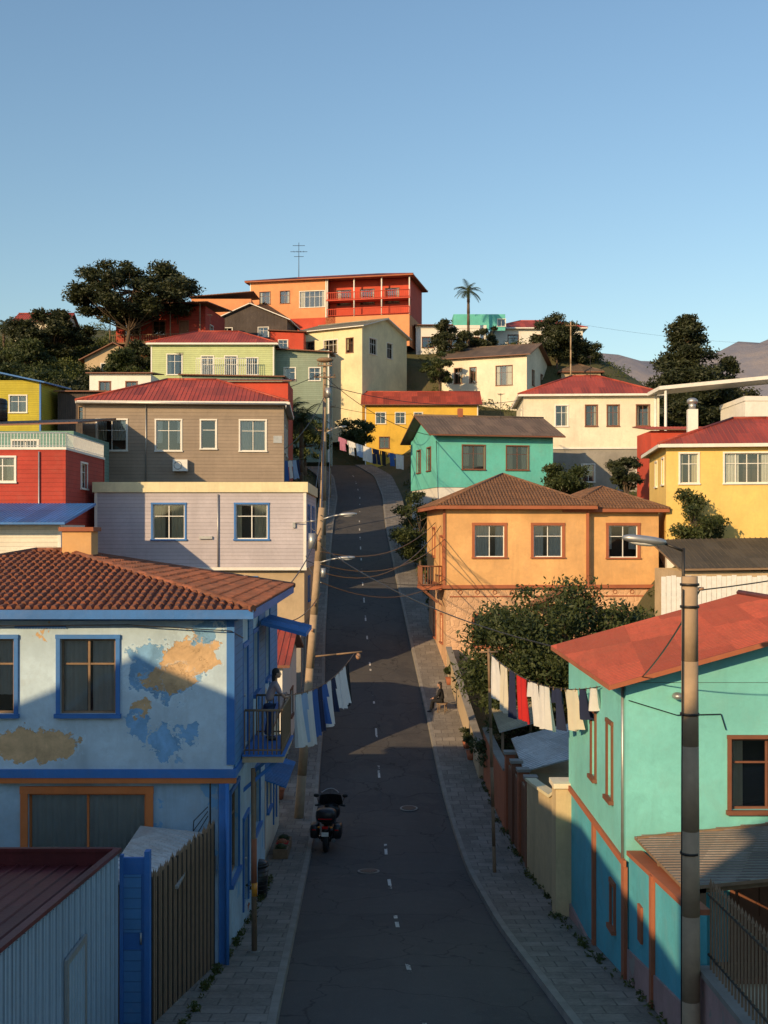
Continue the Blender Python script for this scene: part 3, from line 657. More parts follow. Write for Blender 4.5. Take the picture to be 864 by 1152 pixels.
shed(b.roof,-.4,11.6,-1.1,4.6,8.5,8.5,9.5,9.5,'blueroof','fine','blue')
rail(b.balcony,(5,-.9,5.95),(8.6,-.9,5.95),1.0,.14,'whitem'); b.balcony.box(5,8.6,-.95,-.002,5.8,5.94,'beige')
b.fittings.box(9.1,10.3,-.55,-.01,6.3,7.2,'whitem'); b.fittings.torus((9.55,-.56,6.75),(0,1,0),.3,.03,'galv',16,6); b.done()
b=Bld('faded_teal_house',-32,70,-6)
b.block(0,0,-1,13.2,9,13.2,'mteal',front=[W(9.5,10.4,1.5,1.2,'white',.5),W(5.5,10.4,1.5,1.2,'white',.5)])
shed(b.roof,-.4,13.6,-.6,9.4,12.3,12.7,13.9,13.5,'greyroof'); b.balcony.box(8.7,12.2,-.9,-.01,9.9,10.0,'whitem'); rail(b.balcony,(8.7,-.9,10),(12.2,-.9,10),1,.16,'whitem'); b.done()
b=Bld('olive_house',-40,105,3)
b.block(0,0,-2,8.8,8,12.9,'olive',front=[W(6,8,1.5,1.5,'white',.5),W(2.5,8,1.5,1.5,'white',.5)],corner='blue')
shed(b.roof,-.5,9.3,-.6,8.5,12.8,10.7,11.2,13.3,'blueroof','corr','blue'); b.done()
b=Bld('dark_timber_shed',-30.5,108,4); b.block(0,0,-2,5.5,5,11.2,'dark',front=[W(2,6.6,1,1.2,'wood',0)]); shed(b.roof,-.3,5.8,-.4,5.4,9.3,9.3,9.9,9.9,'brownroof'); b.done()
b=Bld('small_white_house',-28.8,113,8); b.block(0,0,-2,6,5,9.6,'white',front=[W(1,5.7,1,1.1,'brown',.4),W(3.6,5.7,1,1.1,'brown',.4)]); shed(b.roof,-.3,6.3,-.4,5.4,7.7,7.7,8.3,8.3,'greyroof'); b.done()
b=Bld('pale_green_house',-25.8,128,13)
b.block(0,0,-3,13.6,9,11,'palegreen',front=[W(1.8,4.6,1.6,2.2,'white',.3),W(5.6,4.0,1.3,2.6,'white',.3),W(8.2,4.0,1.3,2.6,'white',.3),W(10.6,4.6,1.2,1.8,'white',.3)],corner='white')
hip(b.roof,0,13.6,0,9,8.05,2.1,.5,'redroof','corr','white')
b.balcony.box(5.2,11.6,-1.3,-.002,3.6,3.8,'white'); rail(b.balcony,(5.2,-1.25,3.8),(11.6,-1.25,3.8),2.4,.22,'whitem',.03,.05)
b.balcony.box(0,13.6,-.2,-.01,3.0,3.2,'turq'); b.done()
b=Bld('grey_green_house',-12.4,130,11)
b.block(0,0,-3,6.2,8,12.6,'greygreen',front=[W(1.2,6.2,1.2,1.4,'white',.3),W(4.0,6.2,1.2,1.4,'white',.3)],right=[W(3,6.2,1.4,1.4,'white',.3)],corner='white'); shed(b.roof,-.3,6.6,-.5,8.4,9.8,9.4,10.2,10.6,'greyroof'); b.done()
b=Bld('grey_annex',-20.5,117,8)
b.block(0,0,-2,10.2,6,9.9,'greygreen',front=[W(7.6,5.0,1.1,1.3,'white',.3)]); shed(b.roof,-.3,10.5,-.4,6.3,8.1,7.9,8.4,8.6,'greyroof'); b.done()

# ------------------------------------------------------------------ upper hill houses
b=Bld('small_red_roofed_house',-50.5,158,25); b.block(0,0,-3,7,6,7,'creamw',front=[W(1.2,1.6,1,1.2,'brown',.3),W(4.4,1.6,1,1.2,'brown',.3)]); gable(b.roof,b.walls,0,7,0,6,4,1.5,.4,'redroof','creamw','corr','brown','x'); b.done()
b=Bld('dark_red_house',-34.8,150,23.6,-8)
b.block(0,0,-3,12,9,8.6,'red',front=[W(1.2,2,2.0,1.8,'brown',.3),W(5,2.0,1.6,1.8,'brown',0),W(8.6,1.4,1.1,2.3,'brown',kind='door',cm='brown')],right=[W(2,2,1.4,1.5,'white',.3)])
shed(b.roof,-1.2,13,-2.4,9.4,5.7,5.7,6.7,6.7,'brownroof'); b.balcony.box(0,12,-2.1,-.01,.6,.75,'wood'); rail(b.balcony,(0,-2,.75),(12,-2,.75),1,.3,'wood',.03,.04)
for x in(0,4,8,11.9): b.balcony.cyl((x,-2.05,-3),(x,-2.05,5.5),.08,.08,'wood',6)
b.done()
b=Bld('brown_gable_cottage',-36,139,18.6); b.block(0,0,-3,7,6,5.4,'beige',front=[W(2,.6,1,1.2,'white',.3)]); gable(b.roof,b.walls,0,7,0,6,2.4,1.8,.6,'brownroof','beige','corr','brown','y'); b.done()
b=Bld('grey_gable_house',-24,163,26,-6); b.block(0,0,-3,10.5,8,7,'dark',front=[W(1.2,1.6,1.4,1.3,'white',.3),W(6.4,1.6,1.4,1.3,'white',.3)]); gable(b.roof,b.walls,0,10.5,0,8,4,2.2,.5,'greyroof','dark','corr','white','y'); b.done()
b=Bld('salmon_house',-29,174,29,0); b.block(0,0,-3,9,8,9.3,'toporange',front=[W(2,3,1.2,1.3,'white',.3),W(6,3,1.2,1.3,'white',.3)]); shed(b.roof,-.4,9.4,-.5,8.5,6.6,7.4,8.0,7.2,'creamroof'); b.done()
b=Bld('red_cabin',-15.6,158,23); b.block(0,0,-4,4.6,4,8.6,'redp',front=[W(1.2,2.2,1.2,1.2,'white',.3)]); shed(b.roof,-.3,5,-.4,4.4,4.8,4.6,5.0,5.2,'redroof'); b.done()
b=Bld('coral_hilltop_house',-21.3,184,33,-12)
b.block(0,0,-4,14,12,4.9,'redp',front=[W(2,-1.4,1.2,1.3,'white',.2)])
b.block(0,0,.9,12.5,12,6.0,'toporange',front=[W(1.6,3.4,1.7,1.9,'brown',.3),W(5.0,3.4,1.5,1.9,'brown',.3),W(8.2,2.6,4.0,2.5,'white',.3,4)],corner='white')
b.block(12.6,1.8,.9,13,10.2,6.0,'redp',front=[W(1.2,3.0,2.2,2.4,'brown',.3,2),W(5,3.0,2.2,2.4,'brown',.2,2),W(9,3.0,2.2,2.4,'brown',.2,2)])
b.block(12.4,0,-4,13.4,12,4.9,'toporange',front=[W(3,-1.6,1.8,1.3,'white',.2),W(8,-1.6,1.8,1.3,'white',.2)])
rail(b.balcony,(12.6,-.1,1.0),(25.8,-.1,1.0),1.1,.3,'redp',.05,.07); rail(b.balcony,(12.6,-.1,3.6),(25.8,-.1,3.6),1.1,.3,'redp',.05,.07); b.balcony.box(12.5,25.9,-.15,1.8,3.4,3.58,'redp')
for x in(12.7,17,21.4,25.8): b.balcony.cyl((x,0,.9),(x,0,7),.12,.12,'white',6)
hip(b.roof,0,25.8,0,12,7.0,1.7,.7,'dredroof','corr','terra'); b.done()
g=MB(); g.cyl((-14,190,40),(-14,190,47.8),.07,.04,'metal',6)
for z,l in((47.3,1.0),(46.3,1.4),(45.5,.8)): g.cyl((-14-l,190,z),(-14+l,190,z),.04,.04,'metal',5)
for x in(-.8,-.3,.3,.8): g.cyl((-14+x,189.6,46.32),(-14+x,190.4,46.32),.035,.035,'metal',4)
g.build('television_antenna')
b=Bld('cream_hillside_house',-12.6,168,18,-30)
b.block(0,0,-5,11,13,16.2,'cream',front=[W(1.6,7.6,1.3,2.0,'brown',.3),W(4.6,7.6,2.3,2.0,'white',.3,2),W(8.4,7.6,1.1,2.0,'brown',.3),W(2,3.6,1.3,1.6,'white',.3)],right=[W(2,7.6,2.0,2.2,'white',.3,2),W(7,7.6,1.6,2.2,'white',.3)])
gable(b.roof,b.walls,0,11,0,13,11.2,1.9,.6,'creamroof','cream','corr','white','x'); b.done()
b=Bld('mustard_house',-2.6,160,9)
b.block(0,0,-3,15.6,7,12.0,'yellow2',front=[W(1.5,6.2,1.3,1.5,'white',.3),W(4.2,6.2,1.3,1.5,'white',.3),W(6.8,6.2,1.1,1.5,'white',.3),W(11,5.8,1.8,1.4,'white',.3),W(2,2.8,1.3,1.5,'brown',.3)],corner='white')
gable(b.roof,b.walls,0,15.6,0,7,9.0,1.9,.6,'redroof','yellow2','corr','brown','x'); b.done()
b=Bld('offwhite_house',8.6,172,18.6,-22)
b.block(0,0,-5,13,12,12.4,'creamw',front=[W(2,3.6,1.1,2.2,'brown',.3),W(4.4,3.6,.9,2.2,'brown',.3),W(8.4,3.0,2.4,2.8,'brown',.6,2)],right=[W(3,3.2,1.3,2.2,'brown',.3),W(8,3.2,1.3,2.2,'brown',.3)])
gable(b.roof,b.walls,0,13,0,12,7.4,2.2,.7,'brownroof','creamw','corr','brown','x'); b.done()
b=Bld('white_terrace_house',5,181,27.6); b.block(0,0,-4,11,8,8.5,'white',front=[W(1,1.5,1.8,1.6,'brown',.2),W(4.6,1.5,1.8,1.6,'blue',.2),W(8,1.5,1.8,1.6,'brown',.2)]); b.parapet(0,0,11,8,4.5,.5,'white')
b.block(6,2,4.5,5,5,2.6,'turq',front=[W(1+6,5.2,1.2,1.1,'white',.2)]); shed(b.roof,-.3,5.8,-.8,8.3,5.0,5.0,5.8,5.8,'greyroof'); b.done()
b=Bld('red_roofed_white_house',18,186,28); b.block(0,0,-4,14,9,9,'white',front=[W(2,2.4,1.6,1.5,'brown',.2),W(6,2.4,1.6,1.5,'brown',.2),W(10.6,2.4,1.6,1.5,'brown',.2)]); hip(b.roof,0,14,0,9,5.05,2.0,.7,'redroof','corr','white'); b.done()
b=Bld('brown_cottage',27,176,20); b.block(0,0,-4,6,6,8.6,'beige',front=[W(1,2,1.2,1.2,'white',.2),W(3.8,2,1.2,1.2,'white',.2)]); hip(b.roof,0,6,0,6,4.65,1.6,.5,'brownroof','corr','brown'); b.done()

# ------------------------------------------------------------------ right side houses
b=Bld('cream_red_roofed_house',13.1,108,0,-3)
b.block(0,0,-2,12.4,10,9.9,'grey',front=[W(1.6,4.8,1.3,1.6,'white',.2),W(5.4,4.8,1.1,1.6,'white',.2),W(10.4,5.0,1.5,1.9,'white',.2)],top=False)
b.block(-.08,-.08,7.9,12.56,10.2,5.0,'creamw',front=[W(3.0,10.0,1.1,1.9,'white',.3),W(5.8,10.0,1.0,1.9,'brown',.3),W(7.8,10.0,1.0,1.9,'brown',.3),W(10.5,10.0,1.1,1.9,'brown',.3)],left=[W(2,10,1.2,1.8,'white',.3)])
hip(b.roof,0,12.4,0,10,12.95,2.4,.6,'redroof','corr','white'); b.belt(-.08,-.08,12.56,10.2,7.85,.16,'white')
b.done()
b=Bld('turquoise_house',4.4,95,-3,12)
b.block(0,0,-2,9.9,9,8.8,'white',front=[W(2,3,1.4,1.6,'brown',.3)],left=[W(2,3,1.4,1.6,'brown',.3)],top=False)
b.block(-.06,-.06,6.8,10.02,9.12,4.5,'turq',front=[W(2.2,8.3,1.85,1.95,'brown',.6),W(6.0,8.3,1.85,1.95,'brown',.6)],left=[W(2,8.3,1.3,1.9,'brown',.4),W(5.6,8.3,1.3,1.9,'brown',.4)],corner='turq')
gable(b.roof,b.walls,0,9.9,0,9,11.3,1.7,.9,'brownroof','turq','corr','brown','x')
b.fittings.box(3,3.4,4.3,4.7,12.5,13.8,'terra'); b.done()
b=Bld('ochre_plaster_house',3.55,66,-8,4)
b.block(0,0,-2,12.4,9,6.95,'peach',front=[W(1.6,1.5,1.4,1.8,'terra',.5),W(5.4,.2,1.3,2.4,'terra',kind='door',cm='brown'),W(9,1.8,1.3,1.6,'terra',.4)],left=[W(1.5,1.6,1.1,1.6,'terra',.4),W(5,1.6,1.1,1.6,'terra',.4)],top=False)
b.block(-.12,-.12,4.95,8.2,9.2,4.6,'orange',front=[W(1.75,6.65,1.7,1.8,'terra',.8,1,cw=.16,cm='curtainw'),W(5.15,6.65,1.65,1.8,'terra',.8,1,cw=.16,cm='curtainw')],left=[W(.8,5.2,1.1,2.6,'terra',kind='door',cm='brown'),W(4.5,6.6,1.3,1.7,'terra',.4)])
b.block(8.1,.25,4.95,4.35,8.7,4.45,'orange',front=[W(9.5-8.1,6.6,1.7,1.85,'terra',.4,1,cw=.16,cm='curtainw')])
b.belt(-.12,-.12,12.6,9.2,4.85,.2,'terra',.09); b.trim.box(8.08,8.24,-.2,-.123,5.05,9.5,'terra'); b.trim.box(-.2,-.06,-.2,-.123,5.05,9.5,'terra')
b.trim.box(.2,12.2,-.035,-.002,4.35,4.42,'terra')
for i in range(12):
    x=.8+i*1.0; b.trim.torus((x,-.02,4.63),(0,1,0),.11,.018,'terra',14,5)
hip(b.roof,-.12,8.08,-.12,9.08,9.58,2.0,.55,'tileb','tile','terra'); hip(b.roof,7.2,12.45,.25,8.95,9.42,1.35,.5,'tileb','tile','terra')
gable(b.awning,b.walls,5.0,8.0,-1.1,-.14,4.0,.7,.35,'tileb','peach','tile','brown','y',.08)
for x in(5.05,7.9): b.awning.box(x,x+.1,-1.1,-1.0,-.5,3.99,'brown')
b.balcony.box(-1.35,-.2,.5,3.2,4.75,4.95,'terra'); rail(b.balcony,(-1.3,.55,4.95),(-1.3,3.15,4.95),1.15,.14,'brown',.025,.045);rail(b.balcony,(-1.3,.55,4.95),(-.2,.55,4.95),1.15,.14,'brown',.025,.045)
for y in(.6,3.0): b.balcony.obox((-1.2,y,4.7),(0,.1,0),(1.05,0,-.9),(0,0,.1),'brown')
b.done()
b=Bld('yellow_red_roofed_house',16.4,67,-3,-7)
b.block(0,0,-4,11,9,6.6,'white',front=[W(4,.6,1.4,1.2,'brown',.2),W(.8,.6,1.2,1.2,'brown',.2)],top=False)
b.block(-.05,-.05,2.6,11.1,9.1,5.5,'yellow',front=[W(3.3,5.9,2.5,1.7,'white',.5,3,cm='curtainw'),W(.8,5.9,1.0,1.7,'white',.5),W(8,5.9,1.6,1.7,'white',.4)],left=[W(1,5.9,1.0,1.5,'white',.4),W(4.5,5.9,1.0,1.5,'white',.4)])
hip(b.roof,0,11,0,9,8.15,1.9,.55,'redroof','corr','white'); b.belt(-.05,-.05,11.1,9.1,2.5,.15,'white')
b.chimney.box(1.6,2.2,3,3.6,8.4,10.5,'white'); b.chimney.cyl((1.9,3.3,10.5),(1.9,3.3,10.9),.22,.22,'galv',10); b.chimney.blob((1.9,3.3,11.0),(.34,.34,.22),'galv',2,12,8); b.done()
b=Bld('dark_roofed_outbuilding',14.6,57,0)
b.block(.3,.4,-9,11.4,6.2,7.1,'beige',front=[W(2,-4.4,1.3,1.2,'brown',.3)],top=False)
shed(b.roof,0,12,0,6.7,-1.75,-1.6,-.15,-.35,'darkroof','corr','wood',.1); b.done()
b=Bld('red_back_house',20.8,90,0); b.block(0,0,-2,6,5,10,'redp',front=[W(2,5.6,1.4,1.3,'white',.3)]); shed(b.roof,-.3,6.3,-.4,5.4,8.1,8.1,8.8,8.8,'redroof'); b.done()
b=Bld('white_block_house',30.0,96,0); b.block(0,0,-2,9,7,13,'white',front=[W(1,7.9,1.6,1.4,'brown',.3),W(5,7.9,1.6,1.4,'brown',.3)]); b.parapet(0,0,9,7,11,.4,'white'); b.done()
g=Bld('carport_canopy',0,0,0); shed(g.roof,23.6,38,99,103.5,12.6,14.0,14.0,12.6,'whiteroof','corr','white',.3)
for (x,y) in((24.2,99.3),(24.2,103),(37,99.3)): g.walls.cyl((x,y,2),(x,y,12.4+(x-23.6)*.097),.12,.12,'whitem',8)
g.done()
b=Bld('aqua_house',4.96,23.6,-9.3)
b.block(0,0,-2,9.3,7.2,4.6,'teal_low',front=[W(2.2,.3,1,2.2,'brown',kind='door',cm='brown')],left=[W(1.2,.8,.35,.9,'terra',0,0),],top=False)
b.block(-.03,-.03,2.6,9.36,7.26,3.65,'teal',front=[W(2.15,3.66,1.5,1.45,'brown',.5,1,cw=.08),W(6,3.66,1.4,1.4,'brown',.5)],left=[W(1.35,3.55,.5,1.6,'brown',.4,0,cw=.09),W(3.3,3.6,.5,1.5,'brown',.4,0,cw=.09)])
b.trim.box(-.09,-.032,-.09,7.25,2.5,2.64,'terra'); b.trim.box(-.08,-.002,-.08,.2,-1.2,2.5,'terra'); b.trim.box(-.08,-.002,3.4,3.6,-1.2,2.5,'terra'); b.trim.box(-.06,-.002,.2,3.4,-1.8,-.35,'pink');b.trim.box(-.06,-.002,3.6,7.2,-1.8,-.5,'pink')
gable(b.roof,b.walls,-.03,9.33,-.03,7.23,6.26,1.3,.42,'redroof2','teal','fine','terra','y',.1)
b.fittings.cyl((-.06,.12,2.6),(-.06,.12,6.2),.035,.035,'galv',6); b.fittings.blob((1.0,-.15,6.0),(.12,.16,.08),'galv',2,8,6)
b.fittings.tube([(.02,-.07,5.9),(1.0,-.07,5.6),(1.9,-.07,5.62),(2.0,-.07,5.3)],.012,'black',4); b.done()
def wallrun(name,xo,y0,y1,top,mat,th=.2,plinth=None,cop=None,step=1.0,base=-.6):
    mb=MB(); yy=list(np.arange(y0,y1,step))+[y1]
    for a,b_ in zip(yy[:-1],yy[1:]):
        xa=xo(a);xb=xo(b_); za=top(a);zb=top(b_)
        for (o,lo_,hi_,m_) in ((0,None,0,mat),)+(((-.04,None,plinth[1],plinth[0]),) if plinth else ()):
            l0=zr(a)+base;l1=zr(b_)+base
            h0=za if not hi_ else zr(a)+hi_; h1=zb if not hi_ else zr(b_)+hi_
            t=th if o==0 else .038
            A=[V(xa+o,a,l0),V(xb+o,b_,l1),V(xb+o,b_,h1),V(xa+o,a,h0)]; B=[p+V(t,0,0) for p in A]
            mb.face(A[::-1],m_); mb.face(B,m_); mb.face([A[3],A[2],B[2],B[3]],m_)
            if a==y0: mb.face([A[0],A[3],B[3],B[0]],m_)
            if b_==y1: mb.face([A[1],B[1],B[2],A[2]],m_)
        if cop: mb.obox((xa-.05,a,za+.002),(th+.1,0,0),(xb-xa,b_-a,zb-za),(0,0,.09),cop)
    return mb
w=wallrun('w',lambda y:4.98,18.6,23.5,lambda y:-6.15+(y-18.6)*-.08,'teal_low',.22,('pink',.75),'terra')
for y in(18.7,21.2): w.box(4.90,4.975,y,y+.18,zr(y)-.3,-6.3,'terra')
w.box(4.93,4.978,22.2,22.5,-7.9,-7.2,'terra')
w.build('turquoise_street_wall')
w=wallrun('w',lambda y:5.05,12.0,18.5,lambda y:-6.75+(y-12)*-.04,'pink',.25,None,'kerb'); w.build('pink_low_wall')
g=MB()
for y in np.arange(12.2,18.4,.16):
    y=float(y); z=-6.65-(y-12)*.04; g.cyl((5.17,y,z),(5.17,y,z+1.35),.018,.018,'wood',5); g.cyl((5.17,y,z+1.35),(5.17,y,z+1.45),.03,.0,'wood',5)
for dz in(.2,1.15): g.cyl((5.17,12.2,-6.65+dz),(5.17,18.4,-6.9+dz),.025,.025,'metal',5)
g.build('iron_railing_fence')
b=Bld('corrugated_carport',0,0,0); shed(b.roof,5.08,10.5,19.6,23.45,-6.0,-5.45,-5.6,-6.15,'greyroof','fine','wood',.06)
for (x,y) in((5.4,19.8),(8,19.8),(10.3,19.8)): b.walls.box(x,x+.12,y,y+.12,-9.4,-6.1+(x-5.08)*.1,'wood')
for y in(19.8,21.5,23.2): b.roof.obox((5.1,y,-6.2),(5.3,0,.54),(0,.08,0),(0,0,.1),'wood')
b.walls.box(8.2,9.6,20.4,21.2,-9.4,-8.2,'wood'); b.walls.box(6.2,7.4,20.6,21.2,-9.4,-8.0,'creamw'); b.walls.box(6.1,7.5,20.5,21.3,-7.998,-7.9,'brown'); b.done()
w=wallrun('w',lambda y:cx(y)+4.5,31.0,37.4,lambda y:zr(y)+3.0+(.25 if y<33 else 0),'cream_wall',.25,None,'cream')
w.box(4.55,5.3,30.6,31.3,-11,-6.75,'cream_wall'); w.box(4.48,5.37,30.53,31.37,-6.748,-6.62,'creamw'); w.build('cream_garden_wall')
b=Bld('wooden_gateway',0,0,0)
for y,m_ in((37.6,'brown'),(39.4,'terra'),(41.2,'brown'),(43.0,'terra')):
    x=cx(y)+4.5; b.walls.box(x,x+.35,y,y+.35,zr(y)-.5,zr(y)+3.0,m_); b.trim.box(x-.05,x+.4,y-.05,y+.4,zr(y)+3.002,zr(y)+3.1,'kerb')
for y in(37.97,39.77,41.57):
    x=cx(y)+4.58; b.doors.box(x,x+.06,y,y+1.4,zr(y)-.2,zr(y)+2.6,'wood')
    for k in range(8): b.doors.box(x-.02,x-.001,y+.03+k*.17,y+.16+k*.17,zr(y)-.1,zr(y)+2.55,'brown')
b.done()
w=wallrun('w',lambda y:cx(y)+4.5,43.4,50,lambda y:zr(y)+2.3,'terra',.22,None,'kerb'); w.build('red_garden_wall')
w=wallrun('w',lambda y:cx(y)+4.3,50.1,65.5,lambda y:zr(y)+1.5,'beige',.22,None,'kerb'); w.build('low_garden_wall')
b=Bld('garden_shed_roofs',0,0,0)
shed(b.roof,4.9,7.2,40.4,44.5,-8.3,-7.7,-7.3,-7.9,'whiteroof','fine','galv',.05); shed(b.roof,4.6,6.4,46,49.5,-7.9,-7.4,-7.0,-7.5,'creamroof','fine','galv',.05)
for (x,y,z) in((5,40.6,-8.4),(7,40.6,-8),(5,44.2,-8.0),(4.7,46.2,-7.9),(6.2,49.2,-7.3)): b.walls.box(x,x+.1,y,y+.1,-12,z,'wood')
b.walls.box(5.2,7,41,44,-11.5,-8.5,'beige'); b.done()
g=MB()
for i,x in enumerate(np.arange(13.2,26,.24)): 
    x=float(x); g.box(x,x+.22,55-.02*(i%2),55.03,-9.5,-2.05+.03*((i*7)%3)+rng.uniform(-.03,.02),'whitem')
g.box(13.2,26,55.04,55.1,-3,-2.85,'wood');g.box(13.2,26,55.04,55.1,-4.6,-4.45,'wood'); g.build('white_board_fence')
g=MB()
for i,x in enumerate(np.arange(24,40,.3)): g.cyl((float(x),86,2),(float(x),86,7.2),.04,.04,'whitem',5)
g.cyl((24,86,7.1),(40,86,7.1),.05,.05,'whitem',5); g.build('white_picket_railing')

# ------------------------------------------------------------------ buildings beside/behind the viewpoint (continue the street, cast the afternoon shade)
b=Bld('neighbour_house',-23.5,-3,-7)
b.block(0,0,-2,13.5,13,10.0,'beige',right=[W(3,4,1.4,1.6,'brown',.4),W(8,4,1.4,1.6,'brown',.4)],back=[W(3,4,1.4,1.6,'brown',.4),W(9,4,1.4,1.6,'brown',.4)])
gable(b.roof,b.walls,0,13.5,0,13,8.0,2.7,.5,'redroof','beige','corr','brown','y'); b.done()
b=Bld('neighbour_townhouse',-12.6,-22,-6)
b.block(0,0,-2,6.8,19,13.8,'creamw',back=[W(2.5,4,1.4,1.6,'brown',.4)],right=[W(3,4,1.4,1.6,'brown',.4),W(8,4,1.4,1.6,'brown',.4)])
gable(b.roof,b.walls,0,6.8,0,19,11.8,1.9,.4,'redroof','creamw','corr','brown','y'); b.done()
b=Bld('neighbour_cottage',7.5,-12,-6)
b.block(0,0,-2,9,14,8,'yellow',left=[W(3,2,1.4,1.6,'brown',.4)],back=[W(3,2,1.4,1.6,'brown',.4)])
hip(b.roof,0,9,0,14,6.05,1.8,.5,'redroof','corr','brown'); b.done()

# ------------------------------------------------------------------ vegetation
def leafmesh(name,clumps,n,size,mat,parent,seed=1,flat=.0,fill=.5):
    r=np.random.RandomState(seed); C=np.array(clumps,dtype=float)
    vol=(C[:,3]*C[:,4]*C[:,5])**.75; idx=r.choice(len(C),n,p=vol/vol.sum())
    d=r.normal(size=(n,3)); d/=np.linalg.norm(d,axis=1)[:,None]
    rr=(fill+(1-fill)*r.rand(n))*(.8+.4*r.rand(n)); P=C[idx,:3]+d*rr[:,None]*C[idx,3:6]
    a=r.normal(size=(n,3)); a[:,2]*=(1-flat); a/=np.linalg.norm(a,axis=1)[:,None]
    b_=np.cross(a,r.normal(size=(n,3))); b_/=np.linalg.norm(b_,axis=1)[:,None]
    s=size*(.6+.8*r.rand(n))[:,None]; L=a*s; Wd=b_*s*.45
    vs=np.stack([P-L*.5,P+Wd*.5,P+L*.6,P-Wd*.5],1).reshape(-1,3)
    me=bpy.data.meshes.new(name); me.vertices.add(4*n); me.vertices.foreach_set('co',vs.ravel().astype(np.float32))
    me.loops.add(4*n); me.loops.foreach_set('vertex_index',np.arange(4*n,dtype=np.int32)); me.polygons.add(n)
    me.polygons.foreach_set('loop_start',np.arange(0,4*n,4,dtype=np.int32)); me.polygons.foreach_set('loop_total',np.full(n,4,dtype=np.int32))
    me.update(calc_edges=True); me.materials.append(M[mat]); o=bpy.data.objects.new(name,me); scene.collection.objects.link(o)
    if parent: o.parent=parent
    return o
def tree(name,x,y,h,crown_r,crown_h,mat,seed,nc=26,cr=.28,n=12000,ls=.22,z=None,trunk=.2,lean=(0,0),shape='round',flat=0):
    r=random.Random(seed); z=terrain(x,y)-.2 if z is None else z
    e=emp(name,(x,y,z)); mb=MB(); top=V(lean[0],lean[1],h-crown_h*(.45 if shape!='cone' else .12))
    pts=[V(0,0,0)]; 
    for k in range(1,5): pts.append(top*(k/4)+V(r.uniform(-.1,.1),r.uniform(-.1,.1),0)*h*.06)
    for k in range(4): mb.cyl(pts[k],pts[k+1],trunk*(1-.18*k),trunk*(1-.18*(k+1)),'bark',8)
    cl=[]; cz=h-crown_h/2
    for k in range(nc):
        while True:
            q=V(r.uniform(-1,1),r.uniform(-1,1),r.uniform(-1,1))
            if .25<q.length<1 or shape=='cone': break
        s=cr*crown_r*r.uniform(.6,1.35)
        if shape=='cone':
            zz=(q.z+1)/2; rr=(1-zz)**.6*.95+.10; q.z=2*zz-1; az=math.atan2(q.y,q.x); rd=r.uniform(.1,1)*rr; c=V(lean[0]*zz+math.cos(az)*crown_r*rd,lean[1]*zz+math.sin(az)*crown_r*rd,cz+q.z*crown_h/2-rd*crown_r*.12); s*=.6+.55*rr
        else: c=V(lean[0]+q.x*crown_r,lean[1]+q.y*crown_r,cz+q.z*crown_h*.5)
        cl.append((c.x,c.y,c.z,s*1.25,s*1.25,s*(.75-.35*flat)))
        if shape=='cone': a=top*min(1,max(.1,(c.z-.3)/max(top.z,.1)))
        else: a=pts[3] if r.random()<.6 else pts[4] if r.random()<.6 else pts[2]
        mid=a.lerp(c,.5)+V(0,0,-.06*h*r.random()*(0 if shape=='cone' else 1))
        mb.cyl(a,mid,trunk*.3,trunk*.18,'bark',5); mb.cyl(mid,c,trunk*.18,trunk*.05,'bark',5)
    mb.build('trunk_and_limbs',e); leafmesh('foliage',cl,n,ls,mat,e,seed,flat,.25)
    return e
def palm(name,x,y,h,fr,seed,z=None,trunk=.18,n=22):
    r=random.Random(seed); z=terrain(x,y)-.2 if z is None else z; e=emp(name,(x,y,z)); mb=MB()
    for k in range(8): mb.cyl((0,0,h*k/8),(0,0,h*(k+1)/8),trunk*1.1,trunk*.9,'bark',8)
    mb.build('trunk',e); lf=MB()
    for i in range(n):
        az=i*2.4+r.uniform(-.2,.2); el=r.uniform(-.3,1.2); p=V(0,0,h); d=V(math.cos(az)*math.cos(el),math.sin(az)*math.cos(el),math.sin(el)); 
        N=8
        for k in range(N):
            q=p+d*fr/N; sd=d.cross(Z3).normalized(); lf.cyl(p,q,.03,.02,'leafol',4,False)
            wd=fr*.22*math.sin(math.pi*(k+.7)/(N+.6))+.08
            for s_ in(-1,1):
                for m_ in(0,.5):
                    a=p.lerp(q,m_); lf.face([a,a+d*fr*.05,a+sd*s_*wd+d*fr*.08+V(0,0,-wd*.35)],'leafdk' if k%2 else 'leaf')
            p=q; d=(d+V(0,0,-.2)).normalized()
    lf.build('fronds',e); return e
tree('garden_tree',8.0,51.5,8.5,4.0,6.2,'leaf',3,85,.24,46000,.20,trunk=.25)
tree('garden_tree',5.5,49.5,4.9,1.6,3.6,'leaf',5,20,.34,10000,.17,trunk=.12)
tree('cypress_tree',-33.0,146,13.6,7.6,7.8,'leafdk',11,120,.16,40000,.40,trunk=.35,flat=.5,lean=(1.5,0),z=20.5)
tree('cypress_tree',-41,144,9,4.8,6.4,'leafdk',12,70,.19,22000,.40,trunk=.3,flat=.5,z=18.5)
tree('cypress_tree',-26.5,149,11.5,2.8,5.4,'leafdk',41,40,.2,10000,.38,trunk=.2,flat=.4,z=22)
for i,(x,y,h,r_) in enumerate(((-46,150,6.5,3.0),(-41,134,5.5,2.8),(-46,136,5.0,2.8),(-30,133,4.6,2.4),(-28.5,137,5.0,2.2),(-50,140,5.5,3.0),(-28,124,4.0,2.0),(-36,121,5.2,2.6),(-33,118,4.2,2.2),(-41,124,5.0,2.8),(-31.5,124,4.6,2.2),(-25,119,4.2,1.8))):
    tree('hill_tree',x,y,h,r_,h*.8,'leaf' if i%2 else 'leafdk',60+i,26,.3,9000,.32,trunk=.15)
tree('pine_tree',31.4,120,12.8,5.0,11.5,'leafdk',13,170,.21,52000,.34,trunk=.3,z=9.6,shape='cone',flat=.3)
